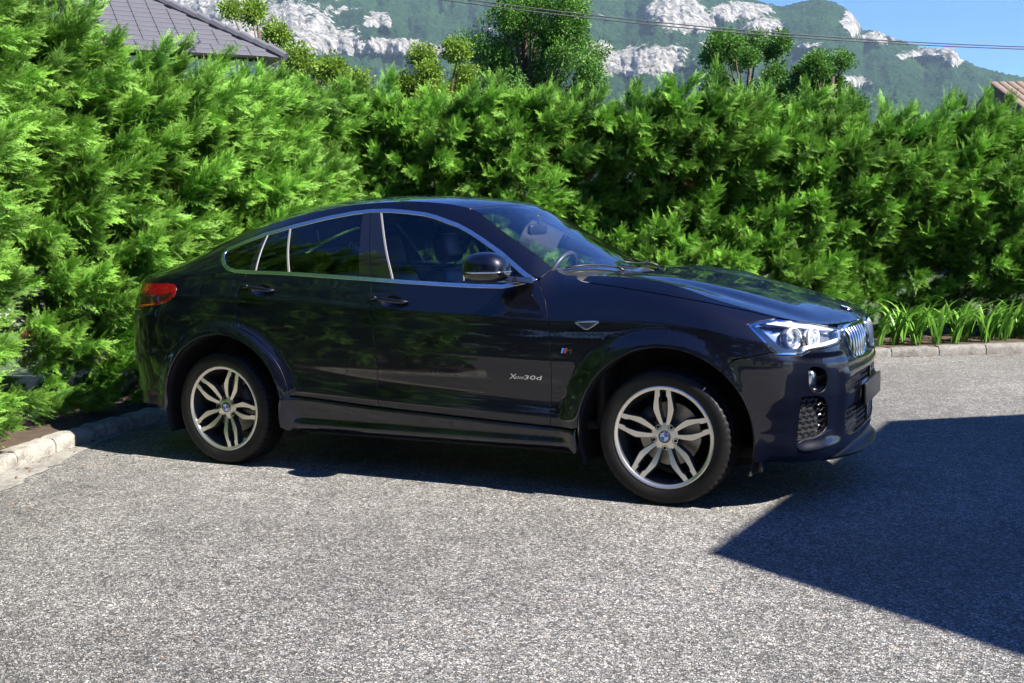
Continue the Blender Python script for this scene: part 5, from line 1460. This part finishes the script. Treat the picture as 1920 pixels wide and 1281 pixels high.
for r in range(int(sl/ex_)):
    w = HW*(1-(r+.75)*ex_/sl); k = int(2*w/tw)
    for j in range(k+1):
        x = (j-k/2)*tw+(tw/2 if r % 2 else 0)
        if abs(x)+tw*.35 > w+tw*.3 or cnt > 290: continue
        u = (r+.5)*ex_
        M4 = Matrix.Translation((x, -HW+u*math.cos(ang)-.014*math.sin(ang), ZE+u*math.sin(ang)+.016*math.cos(ang))) @ Matrix.Rotation(ang-.055, 4, 'X') @ Matrix.Rotation(random.uniform(-.012,.012), 4, 'Z')
        share('slate_tile', TM, rf, M4); cnt += 1
for sx in (-1, 1):
    d = Vector((-sx*HW, HW, ZA-ZE)); n = 15
    for k in range(n):
        c = Vector((sx*HW,-HW,ZE))+d*((k+.5)/n); m = MB(); q = d.normalized()*(d.length/n*.56)
        m.tube([c-q+Vector((0,0,.02)), c+q+Vector((0,0,.045))], [.085,.10], 8); o = m.build('hip_tile', M['slate'], rf, auto=40)
# white garden wall behind the hedge
gw = MB(); gw.rbox((0,0,1.05), (5.6,.18,2.2), .02); o = gw.build('garden_wall', M['render_white'], None, auto=40); o.location = (-3.4,5.3,-.06); o.rotation_euler.z = math.atan(.588)
tag(o, 'white rendered garden wall glimpsed through gaps in the hedge behind the car', 'wall')
# brown tiled house to the right
hr = tag(empty('house', (7.4,29.0,-.55)), 'low house with brown tiled roof showing over the hedge beyond the strappy plants', 'house'); hr.rotation_euler.z = math.radians(30)
m = MB(); m.box((0,0,1.75), (9.0,6.4,3.5)); m.build('wall', M['render_white'], hr, smooth=False)
m = MB(); A = [(-5,-3.7,3.62),(5,-3.7,3.62),(5,0,5.45),(-5,0,5.45),(5,3.7,3.62),(-5,3.7,3.62)]; m.add(A, [(0,1,2,3),(3,2,4,5),(0,3,5),(1,4,2)]); rr = m.build('roof', M['roof_brown'], hr, smooth=False)
tm = MB(); V = []
for i in range(9):
    a = math.pi*i/8; V += [(-.12*math.cos(a), -.21, .05*math.sin(a)), (-.11*math.cos(a), .21, .045*math.sin(a)+.02)]
tm.add(V, [(2*i, 2*i+1, 2*i+3, 2*i+2) for i in range(8)]); t0 = tm.build('roof_tile', M['roof_brown'], None); TR = t0.data; bpy.data.objects.remove(t0)
an2 = math.atan2(1.83, 3.7); ls = math.hypot(3.7, 1.83)
for r in range(11):
    for j in range(26):
        u = (r+.5)*ls/11
        share('roof_tile', TR, rr, Matrix.Translation((-4.95+j*.235, -3.7+u*math.cos(an2), 3.62+u*math.sin(an2)+.02)) @ Matrix.Rotation(an2-.03, 4, 'X'))
# the house that throws the shadow over the yard from the right
E1, E2 = Vector((7.87,-2.0)), Vector((8.18,1.48)); he = 4.5
rp = [E1, E2, E2+Vector((.83,.56))*7, E2+Vector((.83,.56))*7+Vector((4,-6)), E1+Vector((.867,-.5))*7]
hb = tag(empty('house', (E1.x, E1.y, 0)), 'pale flat roofed house beside the yard whose shadow lies across the asphalt', 'house')
def pz(pts, z): return [(q.x-E1.x, q.y-E1.y, z) for q in pts]
n = len(rp); m = MB(); m.add(pz(rp, he-.28)+pz(rp, he), [tuple(range(n)), tuple(range(2*n-1, n-1, -1))]+[(i, (i+1) % n, n+(i+1) % n, n+i) for i in range(n)]); m.build('roof', M['timber'], hb, smooth=False)
cw = sum(rp, Vector((0,0)))/n; wp = [cw+(q-cw)*.90 for q in rp]
m = MB(); m.add(pz(wp, 0)+pz(wp, he-.281), [(i, (i+1) % n, n+(i+1) % n, n+i) for i in range(n)]); m.build('wall', M['render_white'], hb, smooth=False)
for i, j, t in ((0,1,.5),(1,2,.25),(1,2,.7),(4,0,.4),(4,0,.8)):
    a, b = wp[i], wp[j]; d = (b-a).normalized(); nn = Vector((-d.y, d.x)); c = a.lerp(b, t)
    if (c-cw).dot(nn) < 0: nn = -nn
    R = Matrix.Rotation(math.atan2(d.y, d.x), 3, 'Z'); m = MB(); m.box((c.x-E1.x+nn.x*.03, c.y-E1.y+nn.y*.03, 1.9), (1.3,.08,1.4), R); f = m.build('window', M['timber'], hb, smooth=False)
    for dx in (-.31,.31):
        m = MB(); m.box((c.x-E1.x+nn.x*.075+d.x*dx, c.y-E1.y+nn.y*.075+d.y*dx, 1.9), (.54,.02,1.2), R); m.build('pane', M['window_glass'], f, smooth=False)
# ------------------------------------------------------------------ overhead cables
simple('cable_grey', (.06,.06,.065), .5)
for k, (dz, dy) in enumerate(((0,0),(.075,.12))):
    P = []
    for x in np.linspace(-15, 25, 44): P.append(Vector((x, 20.15+.475*x+dy, 5.475-.098*x+.00495*x*x+dz*(1-.03*x))))
    m = MB(); m.tube(P, .013, 6)
    tag(m.build('cable', M['cable_grey']), ('upper' if k else 'lower')+' of the two thin dark cables strung across the sky behind the hedge', 'cable', 'overhead cables')
# ------------------------------------------------------------------ mountain
def mountain_mat():
    m, nt, b = nmat('mountain'); L = nt.links.new
    g = ND(nt, 'ShaderNodeNewGeometry'); at = ND(nt, 'ShaderNodeAttribute', attribute_name='rock')
    v = ND(nt, 'ShaderNodeTexVoronoi'); v.inputs['Scale'].default_value = .075; L(g.outputs['Position'], v.inputs['Vector'])
    sp = ND(nt, 'ShaderNodeSeparateColor'); L(v.outputs['Color'], sp.inputs[0])
    n0 = ND(nt, 'ShaderNodeTexNoise'); n0.inputs['Scale'].default_value = .006; n0.inputs['Detail'].default_value = 6; L(g.outputs['Position'], n0.inputs['Vector'])
    ad = ND(nt, 'ShaderNodeMath', operation='MULTIPLY_ADD'); ad.inputs[1].default_value = .45; L(sp.outputs[0], ad.inputs[0]); L(n0.outputs[0], ad.inputs[2])
    fo = ramp(nt, [(.30,(.006,.020,.008)),(.62,(.016,.046,.015)),(.95,(.034,.078,.024))]); L(ad.outputs[0], fo.inputs[0])
    st = ND(nt, 'ShaderNodeMapping'); st.inputs['Scale'].default_value = (1,1,.30); L(g.outputs['Position'], st.inputs['Vector'])
    n1 = ND(nt, 'ShaderNodeTexNoise'); n1.inputs['Scale'].default_value = .03; n1.inputs['Detail'].default_value = 8; n1.inputs['Roughness'].default_value = .65; L(st.outputs[0], n1.inputs['Vector'])
    ro = ramp(nt, [(.32,(.07,.066,.06)),(.47,(.30,.285,.26)),(.60,(.52,.49,.45))]); L(n1.outputs[0], ro.inputs[0])
    n2 = ND(nt, 'ShaderNodeTexNoise'); n2.inputs['Scale'].default_value = .0065; n2.inputs['Detail'].default_value = 12; n2.inputs['Roughness'].default_value = .7; L(g.outputs['Position'], n2.inputs['Vector'])
    a2 = ND(nt, 'ShaderNodeMath', operation='MULTIPLY_ADD'); a2.inputs[1].default_value = 2.2; L(n2.outputs[0], a2.inputs[0]); L(at.outputs['Fac'], a2.inputs[2])
    mr = ND(nt, 'ShaderNodeMapRange'); mr.inputs[1].default_value = 2.17; mr.inputs[2].default_value = 2.27; a3 = ND(nt, 'ShaderNodeMath', operation='MULTIPLY_ADD'); a3.inputs[1].default_value = 1.1; L(n1.outputs[0], a3.inputs[0]); L(a2.outputs[0], a3.inputs[2]); L(a3.outputs[0], mr.inputs[0])
    mx = ND(nt, 'ShaderNodeMix', data_type='RGBA'); L(mr.outputs[0], mx.inputs[0]); L(fo.outputs[0], mx.inputs[6]); L(ro.outputs[0], mx.inputs[7]); L(mx.outputs[2], b.inputs['Base Color'])
    b.inputs['Roughness'].default_value = 1; b.inputs['Specular IOR Level'].default_value = .1
    bp = ND(nt, 'ShaderNodeBump'); bp.inputs['Strength'].default_value = 1; bp.inputs['Distance'].default_value = 9; L(v.outputs['Distance'], bp.inputs['Height']); bp.invert = True
    b2 = ND(nt, 'ShaderNodeBump'); b2.inputs['Strength'].default_value = 1; b2.inputs['Distance'].default_value = 60; L(n1.outputs[0], b2.inputs['Height']); L(bp.outputs[0], b2.inputs['Normal']); L(b2.outputs[0], b.inputs['Normal'])
mountain_mat()
RG = [(60,3.2),(75,3.9),(85.17,4.81),(89.41,5.71),(91.56,6.47),(92.73,6.8),(93.95,7.4),(94.15,7.87),(95.55,8.01),(96.71,8.48),(97.27,8.72),(97.77,8.98),(98.35,9.0),(98.55,9.43),(98.96,9.95),(99.64,10.45),(100.34,10.65),(101.25,10.56),(102.25,10.43),(103.07,10.68),(105.22,11.36),(109.19,12.32),(117.25,13.56),(125.23,14.3),(132.87,14.6),(140,14.5),(150,13),(165,9),(180,5)]
az = np.concatenate([np.linspace(60, 86, 50), np.linspace(86.1, 141, 620), np.linspace(141.2, 180, 60)]); tt = np.linspace(0, 1, 230)
AZ, TT = np.meshgrid(az, tt, indexing='ij')
er = np.interp(az, [q[0] for q in RG], [q[1] for q in RG]); er = er+.10*(fbm(az*2.2, az*0+3, 4, 9)-.47)
EL = er[:,None]*(TT**.85)
D = 1700+2500*TT**1.1
rdg = 1-np.abs(2*fbm(AZ*.30, TT*1.1+AZ*.02, 5, 12)-1)
D = D*(1+(.30*(fbm(AZ*.16, TT*2.2, 6, 2)-.48)+.16*(rdg-.75))*np.sin(np.pi*np.clip(TT*.97, 0, 1))**.5)
rock = np.zeros_like(AZ)
for a, e, ra, re_, k in ((128.0,10.2,3.6,1.15,1),(130.5,10.9,2.5,.9,1),(125.2,9.4,1.8,.6,1),(122.2,9.1,2.2,.42,1),(119.8,8.9,1.6,.26,.9),(122.4,10.4,.7,.4,.9),(109.3,8.15,2.7,.72,1),(111.6,8.85,1.2,.35,.9),(113.6,8.9,1.0,.3,.8),(107.4,10.5,1.4,.75,1),(106.3,9.9,.9,.5,1),(104.2,10.25,1.6,.42,1),(103.0,9.5,.9,.45,1),(98.75,9.5,.42,.6,1.1),(97.5,8.65,.85,.32,1.1),(95.2,7.75,1.5,.22,1),(94.1,7.45,.4,.4,1),(99.0,6.65,1.2,.28,.9),(105.6,8.9,.6,.35,.8),(101,8.5,.8,.2,.6),(117,9.9,.8,.2,.6)):
    q = ((AZ-a)/ra)**2+((EL-e)/re_)**2; rock = np.maximum(rock, k*np.exp(-q*.75))
rock = np.clip(rock*1.35-.08+.5*(fbm(AZ*2.6, EL*3.4, 5, 5)-.5), 0, 1)
D = D-rock*(60+90*fbm(AZ*6, EL*2, 4, 8))
XX = D*np.cos(np.radians(AZ)); YY = D*np.sin(np.radians(AZ)); ZZ = D*np.tan(np.radians(EL))+1.4-2*(1-TT)
ZZ += (14*(fbm(AZ*14, TT*60, 3, 6)-.45))*np.clip(TT*3, 0, 1)
na, nt_ = AZ.shape
V = np.stack([XX,YY,ZZ], -1).reshape(-1,3)
idx = np.arange(na*nt_).reshape(na, nt_)
Fq = np.stack([idx[:-1,:-1], idx[1:,:-1], idx[1:,1:], idx[:-1,1:]], -1).reshape(-1,4)
back = np.stack([XX[:,-1]*1.35, YY[:,-1]*1.35, ZZ[:,-1]*.6], -1); nb = len(V); V = np.concatenate([V, back]); bi = nb+np.arange(na)
Fb = np.stack([idx[:-1,-1], idx[1:,-1], bi[1:], bi[:-1]], -1)
me = bpy.data.meshes.new('mountain'); me.from_pydata(V.tolist(), [], np.concatenate([Fq, Fb]).tolist()); me.materials.append(M['mountain']); me.polygons.foreach_set('use_smooth', [True]*len(me.polygons))
a_ = me.attributes.new('rock', 'FLOAT', 'POINT'); a_.data.foreach_set('value', np.concatenate([rock.ravel(), np.zeros(na)]).astype(np.float32))
tag(share('mountain', me), kind='structure')
# ------------------------------------------------------------------ air
hz = bpy.data.materials.new('haze_air'); hz.use_nodes = True; nt = hz.node_tree; nt.nodes.remove(nt.nodes['Principled BSDF'])
pv = nt.nodes.new('ShaderNodeVolumePrincipled'); pv.inputs['Color'].default_value = (.55,.78,1,1); pv.inputs['Density'].default_value = 4.5e-5
nt.links.new(pv.outputs[0], nt.nodes['Material Output'].inputs['Volume'])
m = MB(); m.box((0,0,649), (14400,14400,1300)); 
o = m.build('haze', hz, smooth=False); tag(o, kind='stuff')
